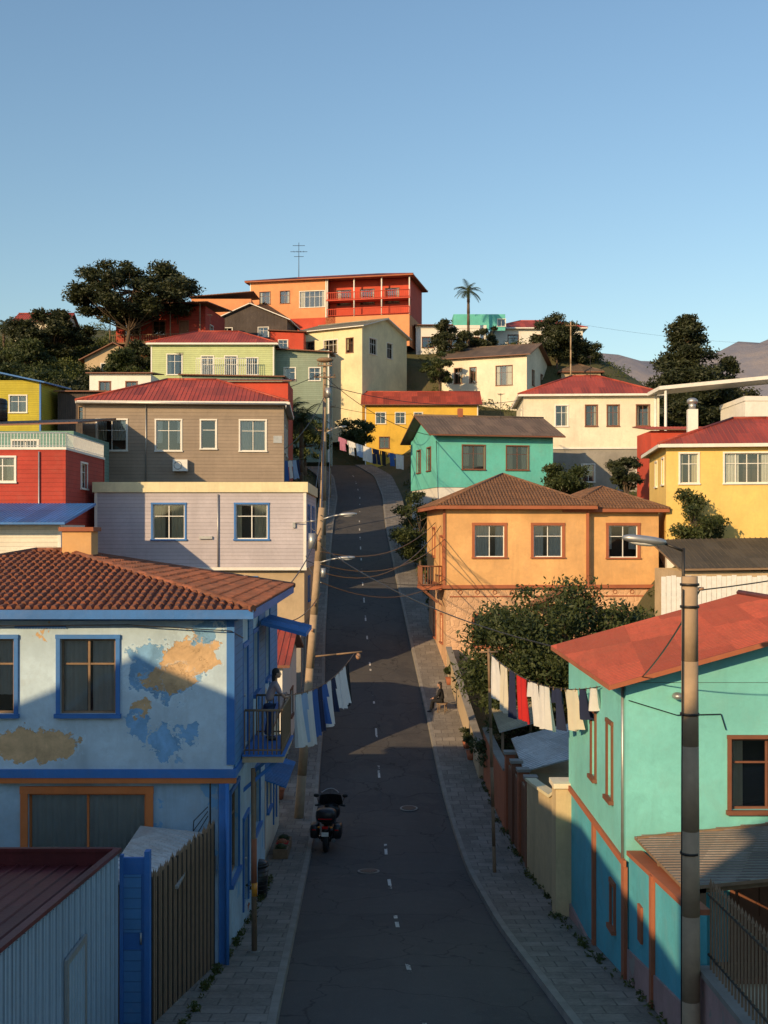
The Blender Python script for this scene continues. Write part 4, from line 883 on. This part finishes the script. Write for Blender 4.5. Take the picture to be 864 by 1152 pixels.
tree('pine_tree',36.5,122,9.4,3.4,8,'leafdk',14,80,.24,20000,.34,trunk=.25,shape='cone',z=9)
tree('hill_tree',26.6,178,9,3.4,6.5,'leafdk',15,34,.28,12000,.4,z=24.6)
tree('hill_tree',30.4,181,6.4,3.0,5,'leafdk',16,28,.3,9000,.4,z=24.6)
tree('hill_tree',10.2,176,8.0,2.6,6,'leafdk',17,26,.3,8000,.4,z=24.5)
tree('hill_tree',15.4,179,8,2.2,7,'leafdk',18,24,.3,7000,.4,z=25)
tree('hill_tree',8,166,7,2.4,5,'leaf',19,20,.3,6000,.35,z=19)
tree('bush',2.9,92,6.2,2.2,5.2,'leaf',21,24,.34,12000,.22,trunk=.12,z=-2.9)
tree('bush',17.6,65.2,4.3,1.5,3.6,'leaf',22,22,.36,9000,.18,trunk=.1,z=-1.9)
tree('bush',13.8,90,5.6,1.9,3.2,'leaf',23,20,.34,9000,.22,z=0)
tree('bush',18.5,88,5.4,1.3,2.4,'leafdk',24,16,.34,6000,.22,z=.5)
tree('bush',-3.6,149,5.2,2.4,4.6,'leaf',25,18,.34,7000,.3,z=9.5)
tree('bush',-8.2,120,6,2.2,4.4,'leafol',26,18,.34,7000,.3,z=6)
palm('palm_tree',13.0,178,13.8,2.5,31,z=23.5,trunk=.22)
palm('palm_tree',-51,155,5.0,1.7,32,z=23)
palm('palm_tree',-7.0,98,8.4,2.6,33,z=1.0)
palm('palm_tree',-8.2,101,9.0,2.6,34,z=1.5,n=26)
def shrubs():
    r=random.Random(99); cl=[]
    for i in range(1700):
        x=r.uniform(-75,60); y=r.uniform(100,196)
        if abs(x-cx(y))<6 and y<166: continue
        s=r.uniform(.4,1.3); cl.append((x,y,terrain(x,y)+s*.3,s*1.2,s*1.2,s*.8))
    for i in range(800):
        x=r.uniform(-54,-24); y=r.uniform(120,160); s=r.uniform(.5,1.5); cl.append((x,y,terrain(x,y)+s*.5,s*1.2,s*1.2,s*.9))
    for i in range(90):
        x=r.uniform(14.5,26); y=r.uniform(63.9,66.2); s=r.uniform(.2,.6); cl.append((x,y,terrain(x,y)+s*.3,s*1.3,s*1.3,s*.9))
    for i in range(60):
        y=r.uniform(76,94); x=cx(y)+r.uniform(4.9,6.2); s=r.uniform(.4,.9); cl.append((x,y,terrain(x,y)+s*.5,s*1.0,s*1.0,s))
    leafmesh('hillside_shrubs',cl,170000,.32,'leafol',None,5)
    cl=[]
    for i in range(900):
        y=r.uniform(14,100); sd=r.choice((-1,1)); x=cx(y)+sd*(4.45 if sd>0 else 4.3)+r.uniform(-.12,.12)-(.25 if sd>0 and y<31 else 0)
        if sd<0 and y<36: x=-3.5+r.uniform(-.04,.08)
        s=r.uniform(.03,.12); cl.append((x,y,zr(y)+.13+s*.6,s,s,s))
    leafmesh('pavement_weeds',cl,9000,.09,'leafol',None,6)
shrubs()

# ------------------------------------------------------------------ mountains
def mountains():
    r=np.random.RandomState(4); vs=[];fs=[]; nx=130;ny=16
    for j in range(ny):
        for i in range(nx):
            x=-2500+6500*i/(nx-1); y=1900+1700*j/(ny-1); k=math.sin(math.pi*min(1,j/(ny-1)))
            hgt=448+55*sst(600,1300,x)+24*math.sin(x*.006+1)+13*math.sin(x*.019+j*.8)+8*math.sin(x*.047+j*1.7)
            if x<500: hgt*=max(.2,1-((500-x)/1200))
            vs.append((x,y,-20+hgt*k+r.uniform(-5,5)*k))
    for j in range(ny-1):
        for i in range(nx-1): a=j*nx+i; fs.append((a,a+1,a+nx+1,a+nx))
    me=bpy.data.meshes.new('mountains'); me.from_pydata(vs,[],fs)
    m,nt,b=newmat('hazy_mountain_scrub'); t=nt.nodes.new('ShaderNodeTexCoord').outputs['Object']
    c=mixc(nt,mapr(nt,noise(nt,t,.012,8,.7),.4,.6),(.19,.19,.23),(.25,.225,.235)); nt.links.new(c,b.inputs['Base Color']); b.inputs['Roughness'].default_value=1
    bump(nt,b,noise(nt,t,.02,8,.7),.5,14)
    me.materials.append(m)
    for p in me.polygons: p.use_smooth=True
    o=bpy.data.objects.new('mountains',me); scene.collection.objects.link(o)
mountains()

# ------------------------------------------------------------------ poles, lamps, wires
def street_lamp_head(mb,p,d,mat='galv'):
    p=Vector(p);d=Vector(d).normalized(); R=d.to_track_quat('X','Z').to_matrix()
    mb.blob(p+d*.3,(.36,.13,.07),mat,2.6,14,8,R); mb.blob(p+d*.32+V(0,0,-.05),(.24,.1,.05),'whitem',2,12,6,R)
def utility_pole(name,x0,y0,top,r0,r1,arms=(),z0=None,mat='pole'):
    z0=(zr(y0)-.3) if z0 is None else z0; top=Vector(top); e=emp(name,(x0,y0,z0)); mb=MB(); o=V(x0,y0,z0); t=top-o
    N=6
    for k in range(N): mb.cyl(t*(k/N),t*((k+1)/N),r0+(r1-r0)*k/N,r0+(r1-r0)*(k+1)/N,mat,12)
    mb.build('shaft',e); f=MB()
    for (zf,l,ang) in arms:
        c=t*zf; d=V(math.cos(ang),math.sin(ang),0); f.obox(c-d*l+V(0,-r0-.08,-.05),d*2*l,(0,.09,0),(0,0,.1),'wood')
        for k in(-.9,-.5,.5,.9): p=c+d*l*k+V(0,-r0-.04,.05); f.cyl(p,p+V(0,0,.1),.02,.02,'metal',5); f.cyl(p+V(0,0,.08),p+V(0,0,.2),.05,.035,'ins',8)
    return e,f,t
e,f,t=utility_pole('concrete_lamp_post',4.86,18.3,(4.84,18.3,-.68),.155,.125)
f.cyl(t+V(-.1,0,-.5),t+V(-.1,0,.45),.025,.025,'metal',6); f.tube([t+V(-.1,0,.4),t+V(-.35,0,.5),t+V(-.5,.0,.56)],.022,'metal'); street_lamp_head(f,t+V(-.42,0,.54),(-1,0,.12))
for z in(-.15,-.5,-2.2,-4.4): f.cyl(t+V(0,0,z),t+V(0,0,z+.04),.15,.15,'metal',12)
f.cyl(t+V(.14,0,-.2),t+V(.22,0,-.2),.03,.03,'ins',6)
f.tube([t+V(-.13,-.1,-.2),t+V(-.15,-.1,-3),t+V(-.16,-.1,-7.6)],.012,'black',4)
f.build('lamp_arm',e)
e,f,t=utility_pole('utility_pole',-3.35,45,(-2.42,45,1.0),.19,.13)
for (zf,l) in((.965,.5),(.83,.55)):
    c=t*zf; f.tube([c+V(.1,-.1,0),c+V(l,-.1,.12),c+V(l+.3,-.1,.16)],.03,'galv'); street_lamp_head(f,c+V(l+.25,-.1,.16),(1,0,.05))
f.cyl(t*.8+V(.25,-.2,-.2),t*.8+V(.25,-.2,.15),.09,.09,'galv',10)
f.cyl(t*.9+V(-.28,-.15,-.35),t*.9+V(-.28,-.15,.25),.14,.14,'galv',12)
for zf in(.62,.7,.9): f.cyl(t*zf+V(0,-.22,-.06),t*zf+V(0,-.22,.06),.05,.05,'ins',8)
a=t*.535; f.tube([a,a+V(1.0,0,.1),a+V(2.0,0,.2)],.035,'wood'); f.blob(a+V(1.85,0,.02),(.10,.10,.13),'ins',2,10,8)
f.build('fittings',e); hook1=V(-3.35,45,zr(45)-.3)+a+V(1.7,0,.15)
e,f,t=utility_pole('utility_pole',-5.0,95,(-4.85,95,14.0),.22,.15,arms=((.93,.9,0),(.985,.6,0)))
f.blob(t+V(0,0,.25),(.7,.35,.22),'wood',2,12,8); f.cyl(t*.86+V(.3,-.3,-.5),t*.86+V(.3,-.3,.3),.24,.24,'galv',12)
c=t*.66; f.tube([c,c+V(.8,-.1,.4),c+V(1.3,-.1,.5)],.04,'galv'); street_lamp_head(f,c+V(1.2,-.1,.5),(1,0,.1)); f.build('fittings',e)
e,f,t=utility_pole('utility_pole',-6.2,112,(-5.8,112,10.5),.16,.12,arms=((.95,.8,0),)); f.build('fittings',e)
e,f,t=utility_pole('utility_pole',-6.3,134,(-6.2,134,15.2),.13,.1,arms=((.95,.6,0),)); f.build('fittings',e)
e,f,t=utility_pole('utility_pole',27.8,172,(27.8,172,31.5),.14,.1,arms=((.95,.8,0),),z0=19); f.build('fittings',e)
def wire(name,lst,r=.014):
    mb=MB()
    for a,b_,s in lst:
        a=Vector(a);b_=Vector(b_); N=14; pts=[a.lerp(b_,k/N)-V(0,0,s*4*(k/N)*(1-k/N)) for k in range(N+1)]
        mb.tube(pts,r,'black',4)
    return mb.build(name)
P2=V(-2.45,44.8,.7);P3=V(-4.9,94.8,13.2)
wire('power_lines',[(P2,P3,1.6),(P2+V(0,0,-.8),P3+V(0,0,-1.5),2.2),(P2+V(.3,0,0),P3+V(.5,0,0),1.8),(P2+V(0,0,-1.9),(3.5,66,-.3),.9),(P2+V(0,0,-2.6),(3.5,66,-2.6),.8),(P2+V(0,0,-.2),(-4.2,64,1),.6),(P2+V(0,0,-2.2),(3.45,68,.6),1.3),
  (P2+V(0,0,-.5),(-3.2,33,-1.9),.4),(P2+V(0,0,-3),(-3.3,33,-2.4),.5),(P2+V(0,0,-2.3),(-4.2,62,-1.2),.4),(P2+V(0,0,-1.2),(5.0,30.4,-3.1),.5),(P2+V(0,0,-1.4),(3.5,72,1.0),1.0),((-4.2,63,-1.5),(3.45,66.2,-2.9),.5)],.020)
wire('power_lines',[(P3,(-5.9,112,10.3),.4),(P3+V(0,0,-.3),(4,97,8.2),.8),(P3,(-21,90,8.9),1),((-5.8,112,10.3),(-6.2,134,14.8),.5),((-6.2,134,14.8),(5,163,17),.6),(P3+V(0,0,-2),(-7,82,6),.5),(P3+V(0,0,-1),(13.1,108,12.5),1.0),(P3+V(0,0,-2.5),(-4.3,70,1.8),1.0),((3.6,75,1.2),(4.3,95,7.6),.8)],.032)
wire('power_lines',[((5.0,18.3,-.9),(13,23,.6),.25),((5.0,18.3,-.9),(5.2,23.9,-3.1),.15),((27.8,171.8,31.3),(80,190,31),1.2)],.014)

# ------------------------------------------------------------------ laundry
def cloth(mb,p,d,w,h,mat,kind='towel',seed=0):
    r=random.Random(seed); d=d.normalized(); nrm=V(-d.y,d.x,0).normalized(); 
    if nrm.x<0: nrm=-nrm
    wind=r.uniform(.04,.20)
    def sheet(a0,a1,z0,z1,sk=0):
        N=9;K=6; ph=r.uniform(0,6); g=[]
        for j in range(K+1):
            row=[]
            for i in range(N+1):
                a=a0+(a1-a0)*i/N; z=z0+(z1-z0)*j/K; zz=z/h
                amp=.03+.07*zz; o=amp*math.sin(ph+a*13)+.03*zz*math.sin(a*5+ph*2)+wind*zz**1.4*(.5+.5*a/w)
                row.append(p+d*(a+sk*j/K+.02*math.sin(z*5+ph)*zz)+nrm*o+V(0,0,-z*(1-.06*wind*zz)+.03*math.sin(a*8+ph)*zz))
            g.append(row)
        for j in range(K):
            for i in range(N): mb.face([g[j+1][i],g[j+1][i+1],g[j][i+1],g[j][i]],mat,True)
    if kind=='towel': sheet(0,w,0,h)
    elif kind=='shirt': sheet(w*.2,w*.8,0,h); sheet(0,w*.2,.03,h*.36,-.06); sheet(w*.8,w,.03,h*.36,.06)
    elif kind=='pants': sheet(0,w,0,h*.32); sheet(0,w*.45,h*.32,h,-.03); sheet(w*.55,w,h*.32,h,.03)
    for a in(.08,.92): 
        q=p+d*w*a; mb.obox(q+V(-.01,-.01,-.05),(.02,0,0),(0,.02,0),(0,0,.09),'wood')
def laundry(name,A,B,sag,items,start,seed=0,gap=.09):
    A=Vector(A);B=Vector(B);L=(B-A).length; e=emp(name,A); rope=MB(); N=24
    f=lambda k: (B-A)*k-V(0,0,sag*4*k*(1-k))
    rope.tube([f(k/N) for k in range(N+1)],.014,'black',4); rope.build('rope',e); cl=MB(); s=start
    for i,(w,h,m_,kd) in enumerate(items):
        k=s/L; d=f(min(1,k+w/L))-f(k); cloth(cl,f(k)+V(0,0,-.01),d,w,h,m_,kd,seed+i); s+=w+gap
    cl.build('washing',e)
laundry('laundry_line',(-2.32,28.6,-4.0),hook1,.35,[(1.0,1.35,'c_white','towel'),(.95,1.3,'c_lblue','shirt'),(1.0,1.5,'c_white','towel'),(.9,1.35,'c_blue','towel'),(.8,1.3,'c_navy','pants'),(1.1,1.2,'c_blue','shirt'),(.9,1.4,'c_white','towel'),(1.1,1.1,'c_navy','shirt'),(.9,1.1,'c_white','towel'),(1.0,1.3,'c_white','shirt'),(1,1.3,'c_white','towel'),(1,1.5,'c_black','pants')],.8,10,.16)
e,f,t=utility_pole('clothes_post',3.55,37.0,(3.35,37.0,-3.7),.06,.045,mat='wood'); f.cyl(t+V(-.3,0,-.1),t+V(.3,0,-.1),.03,.03,'wood',6); f.build('crossbar',e)
laundry('laundry_line',(3.35,37.0,-3.8),(4.86,26.0,-3.45),.45,[(.9,1.3,'c_white','towel'),(.95,1.4,'c_cream','towel'),(.85,1.35,'c_navy','towel'),(1.1,1.25,'c_red','towel'),(1.0,1.2,'c_white','shirt'),(.95,1.15,'c_white','towel'),(.85,1.05,'c_navy','shirt'),(1.0,1.0,'c_cream','towel'),(.6,.7,'c_navy','towel'),(.6,.5,'c_white','towel')],.35,30,.2)
laundry('laundry_line',(-5.75,112,10.0),(2.6,104.2,6.9),.35,[(1.1,1.2,'c_pink','shirt'),(1.1,1.3,'c_white','shirt'),(.9,1.2,'c_lblue','towel'),(1.1,1.4,'c_white','towel'),(.9,1.4,'c_navy','pants'),(1.0,1.3,'c_black','shirt'),(.9,1.2,'c_blue','shirt'),(1.0,1.3,'c_white','towel')],2.0,50,.1)
laundry('laundry_line',(-7.6,81,5.2),(-4.95,94.8,7.2),.5,[(1.2,1.5,'c_blue','towel'),(1,1.3,'c_white','shirt'),(1.2,1.4,'c_lblue','towel'),(1,1.2,'c_navy','shirt')],2,60)

# ------------------------------------------------------------------ motorcycle
def motorcycle(x,y):
    z=zr(y)+.0; e=emp('motorcycle',(x,y,z),rad(-4)); S=1.22
    def mk_(fn,name):
        mb=MB(); fn(mb); o=mb.build(name,e); o.scale=(S,S,S)
    def wheels(m):
        for yy in(-.72,.80): m.torus((0,yy,.31),(1,0,0),.25,.075,'rubber',28,10); m.cyl((-.05,yy,.31),(.05,yy,.31),.10,.10,'chrome',14); m.torus((0,yy,.31),(1,0,0),.19,.015,'chrome',24,6)
        for yy in(-.72,.80):
            for k in range(8): t=k*math.pi/4; m.cyl((0,yy,.31),(0,yy+.19*math.cos(t),.31+.19*math.sin(t)),.01,.01,'chrome',4)
    def body(m):
        m.blob((0,-.1,.45),(.20,.38,.17),'black',3); m.blob((0,.22,.80),(.17,.30,.15),'black',2.3); m.blob((0,-.32,.80),(.19,.36,.08),'rubber',2.6)
        m.blob((0,-.72,.66),(.12,.26,.10),'black',2.4); m.blob((0,.62,.85),(.27,.22,.26),'black',2.2); m.blob((0,.82,.66),(.08,.3,.05),'black',2.2)
        m.cyl((.17,.1,.3),(.23,-.85,.36),.05,.065,'chrome',10);m.cyl((-.17,.1,.3),(-.23,-.85,.36),.05,.065,'chrome',10)
        m.cyl((-.1,.80,.31),(-.1,.58,.98),.03,.03,'chrome',8);m.cyl((.1,.80,.31),(.1,.58,.98),.03,.03,'chrome',8)
        m.cyl((.12,-.72,.31),(.12,-.1,.42),.03,.03,'metal',6);m.cyl((-.12,-.72,.31),(-.12,-.1,.42),.03,.03,'metal',6)
    def boxes(m):
        m.blob((-.33,-.66,.60),(.13,.27,.21),'black',4);m.blob((.33,-.66,.60),(.13,.27,.21),'black',4)
        m.blob((0,-.74,1.06),(.30,.24,.20),'black',3.2); m.box(-.2,.2,-.985,-.965,.98,1.01,'redl'); m.box(-.09,.09,-1.0,-.97,.72,.79,'redl')
        for s in(-1,1): m.blob((s*.18,-.97,.76),(.04,.03,.03),'amber',2,8,6); m.box(s*.33-.05,s*.33+.05,-.94,-.925,.66,.69,'redl')
        m.box(-.1,.1,-.99,-.975,.50,.62,'whitem')
    def bars(m):
        m.tube([(-.42,.28,1.10),(-.25,.42,1.08),(0,.5,1.04),(.25,.42,1.08),(.42,.28,1.10)],.017,'metal')
        for s in(-1,1): m.cyl((s*.44,.26,1.10),(s*.30,.38,1.09),.026,.026,'rubber',8); m.cyl((s*.33,.38,1.1),(s*.42,.42,1.32),.01,.01,'metal',5); m.blob((s*.43,.42,1.36),(.085,.025,.055),'black',2.5,12,8)
    def screen(m):
        N=10;K=6;g=[]
        for j in range(K+1):
            row=[]
            for i in range(N+1):
                a=-1+2*i/N; hh=j/K; wv=.36*(1-.3*hh**2); row.append(V(a*wv,.70-.16*a*a-.20*hh,1.02+.54*hh-(.09*a*a if j==K else 0)))
            g.append(row)
        for j in range(K):
            for i in range(N): m.face([g[j][i],g[j][i+1],g[j+1][i+1],g[j+1][i]],'black' if j<4 else 'glass',True)
        m.tube([g[K][i] for i in range(N+1)],.012,'galv',5)
    mk_(wheels,'wheels');mk_(body,'body');mk_(boxes,'luggage_boxes');mk_(bars,'handlebar_and_mirrors');mk_(screen,'windscreen')
motorcycle(-1.98,41.6)

# ------------------------------------------------------------------ figures (skin modifier)
def skin(name,verts,edges,radii,mat,parent,root=0,sub=2):
    me=bpy.data.meshes.new(name); me.from_pydata([tuple(v) for v in verts],edges,[]); me.materials.append(M[mat])
    o=bpy.data.objects.new(name,me); scene.collection.objects.link(o); o.parent=parent
    md=o.modifiers.new('skin','SKIN'); md.use_smooth_shade=True
    if not me.skin_vertices: bpy.context.view_layer.update()
    for i,r in enumerate(radii):
        sv=me.skin_vertices[0].data[i]; sv.radius=(r,r) if not isinstance(r,tuple) else r; sv.use_root=(i==root)
    s=o.modifiers.new('sub','SUBSURF'); s.levels=sub; s.render_levels=sub; return o
def head(e,c):
    skin('neck',[c+V(0,-.05,-.20),c+V(0,-.025,-.11),c+V(0,-.015,-.07)],[(0,1),(1,2)],[.055,.05,.05],'skin',e)
    h=MB(); h.blob(c,(.076,.095,.115),'skin',2.1,18,14); h.blob(c+V(0,.045,-.06),(.05,.055,.05),'skin',2,12,8)
    h.cyl(c+V(0,.09,.012),c+V(0,.112,-.03),.008,.017,'skin',8); 
    for s in(1,-1): h.blob(c+V(s*.078,0,-.005),(.012,.025,.034),'skin',2,8,8); h.blob(c+V(s*.030,.086,.012),(.014,.009,.008),'whitem',2,8,6); h.blob(c+V(s*.030,.093,.012),(.007,.005,.007),'hair',2,8,6); h.blob(c+V(s*.030,.088,.035),(.02,.008,.005),'hair',2,8,5)
    h.blob(c+V(0,.098,-.058),(.024,.008,.007),'redp',2,10,5); h.build('head',e)
    hr=MB(); hr.blob(c+V(0,-.022,.03),(.088,.098,.108),'hair',2.1,18,12); hr.blob(c+V(0,-.07,-.09),(.075,.05,.15),'hair',2.2,14,10); hr.build('hair',e)
def person(loc,rot):
    e=emp('person',loc,rot)
    skin('shirt',[(0,-.10,.92),(0,-.06,1.12),(0,.02,1.32),(0,.06,1.42),(.18,.06,1.36),(.25,.16,1.14),(-.18,.06,1.36),(-.25,.16,1.14)],
      [(0,1),(1,2),(2,3),(2,4),(4,5),(2,6),(6,7)],[(.15,.11),(.14,.10),(.165,.11),.06,.07,.055,.07,.055],'shirt',e)
    skin('trousers',[(0,-.10,.92),(.09,-.09,.82),(.10,-.04,.47),(.10,-.12,.10),(-.09,-.09,.82),(-.11,-.07,.47),(-.11,-.14,.10)],[(0,1),(1,2),(2,3),(0,4),(4,5),(5,6)],[(.15,.12),.095,.065,.055,.095,.065,.055],'jeans',e)
    for s in(1,-1):
        skin('shoe',[(s*.105,-.15,.05),(s*.11,-.02,.04),(s*.115,.10,.03)],[(0,1),(1,2)],[.045,.045,.035],'black',e)
        skin('arm',[(s*.25,.15,1.16),(s*.235,.26,1.045),(s*.13,.34,1.045),(s*.09,.37,1.045)],[(0,1),(1,2),(2,3)],[.042,.04,.030,.036],'skin',e)
        for k in range(4):
            b0=V(s*(.085-.0),.355+.018*k,1.05); L=(.07,.082,.076,.06)[k]
            skin('finger_%d'%(k+1),[b0,b0+V(-s*L*.5,.012,.006),b0+V(-s*L*.8,.02,-.02)],[(0,1),(1,2)],[.010,.009,.008],'skin',e,sub=1)
        skin('thumb',[(s*.11,.345,1.06),(s*.08,.325,1.075),(s*.055,.325,1.065)],[(0,1),(1,2)],[.012,.011,.009],'skin',e,sub=1)
    head(e,V(0,.10,1.60))
person((-2.70,28.0,-5.0),rad(-75))
def seated(loc,rot,S):
    e=emp('seated_person',loc,rot); e.scale=(S,S,S)
    skin('jacket',[(0,0,.55),(0,.02,.75),(0,.06,.97),(0,.08,1.07),(.18,.08,1.0),(.25,.14,.78),(.20,.34,.66),(-.18,.08,1.0),(-.25,.14,.78),(-.20,.34,.66)],
      [(0,1),(1,2),(2,3),(2,4),(4,5),(5,6),(2,7),(7,8),(8,9)],[(.17,.14),(.16,.13),(.18,.13),.06,.08,.065,.045,.08,.065,.045],'c_black',e)
    skin('trousers',[(0,0,.55),(.10,.08,.52),(.13,.44,.53),(.12,.48,.10),(-.10,.08,.52),(-.14,.42,.53),(-.14,.50,.10)],[(0,1),(1,2),(2,3),(0,4),(4,5),(5,6)],[(.17,.14),.11,.08,.06,.11,.08,.06],'c_black',e)
    for s in(1,-1):
        skin('shoe',[(s*.13,.46,.05),(s*.135,.56,.04),(s*.14,.68,.03)],[(0,1),(1,2)],[.05,.045,.036],'black',e)
        skin('hand',[(s*.20,.34,.66),(s*.18,.40,.635),(s*.17,.44,.62)],[(0,1),(1,2)],[.03,.038,.036],'skin',e)
        for k in range(4):
            b0=V(s*(.20-.02*k),.45,.62); L=(.065,.08,.075,.06)[k]
            skin('finger_%d'%(k+1),[b0,b0+V(0,L*.5,.0),b0+V(0,L*.75,-.03)],[(0,1),(1,2)],[.010,.009,.008],'skin',e,sub=1)
        skin('thumb',[(s*.15,.40,.635),(s*.125,.43,.62),(s*.12,.455,.60)],[(0,1),(1,2)],[.012,.011,.009],'skin',e,sub=1)
    head(e,V(0,.12,1.26))
    st=MB(); st.box(-.24,.24,-.22,.2,.38,.43,'wood')
    for (x,y) in((-.2,-.18),(.2,-.18),(-.2,.16),(.2,.16)): st.cyl((x,y,0),(x*.85,y*.85,.38),.022,.022,'wood',6)
    st.build('stool',e)
seated((2.98,59.3,zr(59.3)+.12),rad(75),1.12)
g=MB(); y=33.2; z=zr(y)+.13; g.cyl((-3.6,y,z),(-3.6,y,z+.9),.24,.28,'black',14); g.cyl((-3.6,y,z+.9),(-3.6,y,z+.96),.3,.28,'black',14); g.blob((-3.6,y,z+.97),(.26,.26,.1),'black',2,14,6)
for k in range(6): g.cyl((-3.6,y,z+.1+k*.13),(-3.6,y,z+.13+k*.13),.262+k*.003,.262+k*.003,'metal',14)
g.build('rubbish_bin')
g=MB(); y=39; z=zr(y)+.13
for k in range(3): g.box(-3.75,-3.25,y+k*.6,y+.5+k*.6,z,z+.32,'wood'); g.box(-3.7,-3.3,y+k*.6+.05,y+.45+k*.6,z+.322,z+.34,'c_red' if k==1 else 'leaf'); g.blob((-3.5,y+k*.6+.25,z+.36),(.18,.18,.1),'leaf' if k!=1 else 'terra',2,10,6)
g.build('market_crates')
def potted(x,y,s,seed):
    z=zr(y)+.125; e=emp('potted_plant',(x,y,z)); g=MB(); g.cyl((0,0,0),(0,0,.3*s),.12*s,.17*s,'terra',12); g.torus((0,0,.3*s),(0,0,1),.165*s,.02*s,'terra',14,5); g.cyl((0,0,.28*s),(0,0,.6*s),.015,.01,'bark',5); g.build('pot',e)
    r=random.Random(seed); leafmesh('leaves',[(r.uniform(-.15,.15)*s,r.uniform(-.15,.15)*s,(.5+r.uniform(0,.35))*s,.16*s,.16*s,.14*s) for _ in range(7)],500,.10*s,'leaf',e,seed)
potted(3.95,52.5,1.3,1);potted(3.85,54,1.1,2);potted(-3.75,30.6,1.1,3);potted(3.6,63.5,1.3,4);potted(-4.3,47.5,1.3,5)
def water_tank(x,y,z): 
    g=MB(); g.cyl((x,y,z),(x,y,z+1.3),.55,.55,'black',16); g.blob((x,y,z+1.3),(.55,.55,.18),'black',2,16,6); 
    for k in range(4): g.torus((x,y,z+.2+k*.3),(0,0,1),.555,.02,'black',16,5)
    g.build('water_tank')
water_tank(-25,75,7.3)
def antenna(x,y,z,h=2):
    g=MB(); g.cyl((x,y,z),(x,y,z+h),.025,.02,'metal',5)
    for k in range(5): g.cyl((x-.35+k*.05,y-.5+k*.25,z+h-.1),(x+.35-k*.05,y-.5+k*.25,z+h-.1),.012,.012,'metal',4)
    g.cyl((x,y-.5,z+h-.1),(x,y+.55,z+h-.1),.015,.015,'metal',4); g.build('television_antenna')
antenna(20,112,14.8,2.4);antenna(10,99,9.8,2.2);antenna(-15,85,10.9,2.4);antenna(-20,133,22.8,2.4)

# ------------------------------------------------------------------ light, sky, camera
EL,AZ=19.5,38
w=bpy.data.worlds.new('World'); scene.world=w; w.use_nodes=True; nt=w.node_tree
sky=nt.nodes.new('ShaderNodeTexSky'); sky.sky_type='NISHITA'; sky.sun_disc=False; sky.sun_elevation=rad(EL); sky.sun_rotation=rad(180+AZ)
sky.air_density=1.45; sky.dust_density=.35; sky.ozone_density=3.6
nt.links.new(sky.outputs[0],nt.nodes['Background'].inputs[0]); nt.nodes['Background'].inputs[1].default_value=.15
L=bpy.data.lights.new('sun','SUN'); L.energy=5.0; L.angle=rad(.5); L.color=(1,.70,.37)
so=bpy.data.objects.new('sun',L); scene.collection.objects.link(so)
d=V(math.sin(rad(AZ))*math.cos(rad(EL)),math.cos(rad(AZ))*math.cos(rad(EL)),-math.sin(rad(EL))); so.rotation_euler=d.to_track_quat('-Z','Y').to_euler()
cam=bpy.data.cameras.new('camera'); co=bpy.data.objects.new('camera',cam); scene.collection.objects.link(co)
cam.sensor_fit='VERTICAL'; cam.sensor_height=36; cam.lens=36*1300/1152; cam.shift_y=24/1152; cam.clip_start=.1; cam.clip_end=20000
co.rotation_euler=(rad(90),0,0); scene.camera=co
scene.view_settings.view_transform='Standard'; scene.view_settings.look='None'; scene.view_settings.exposure=0
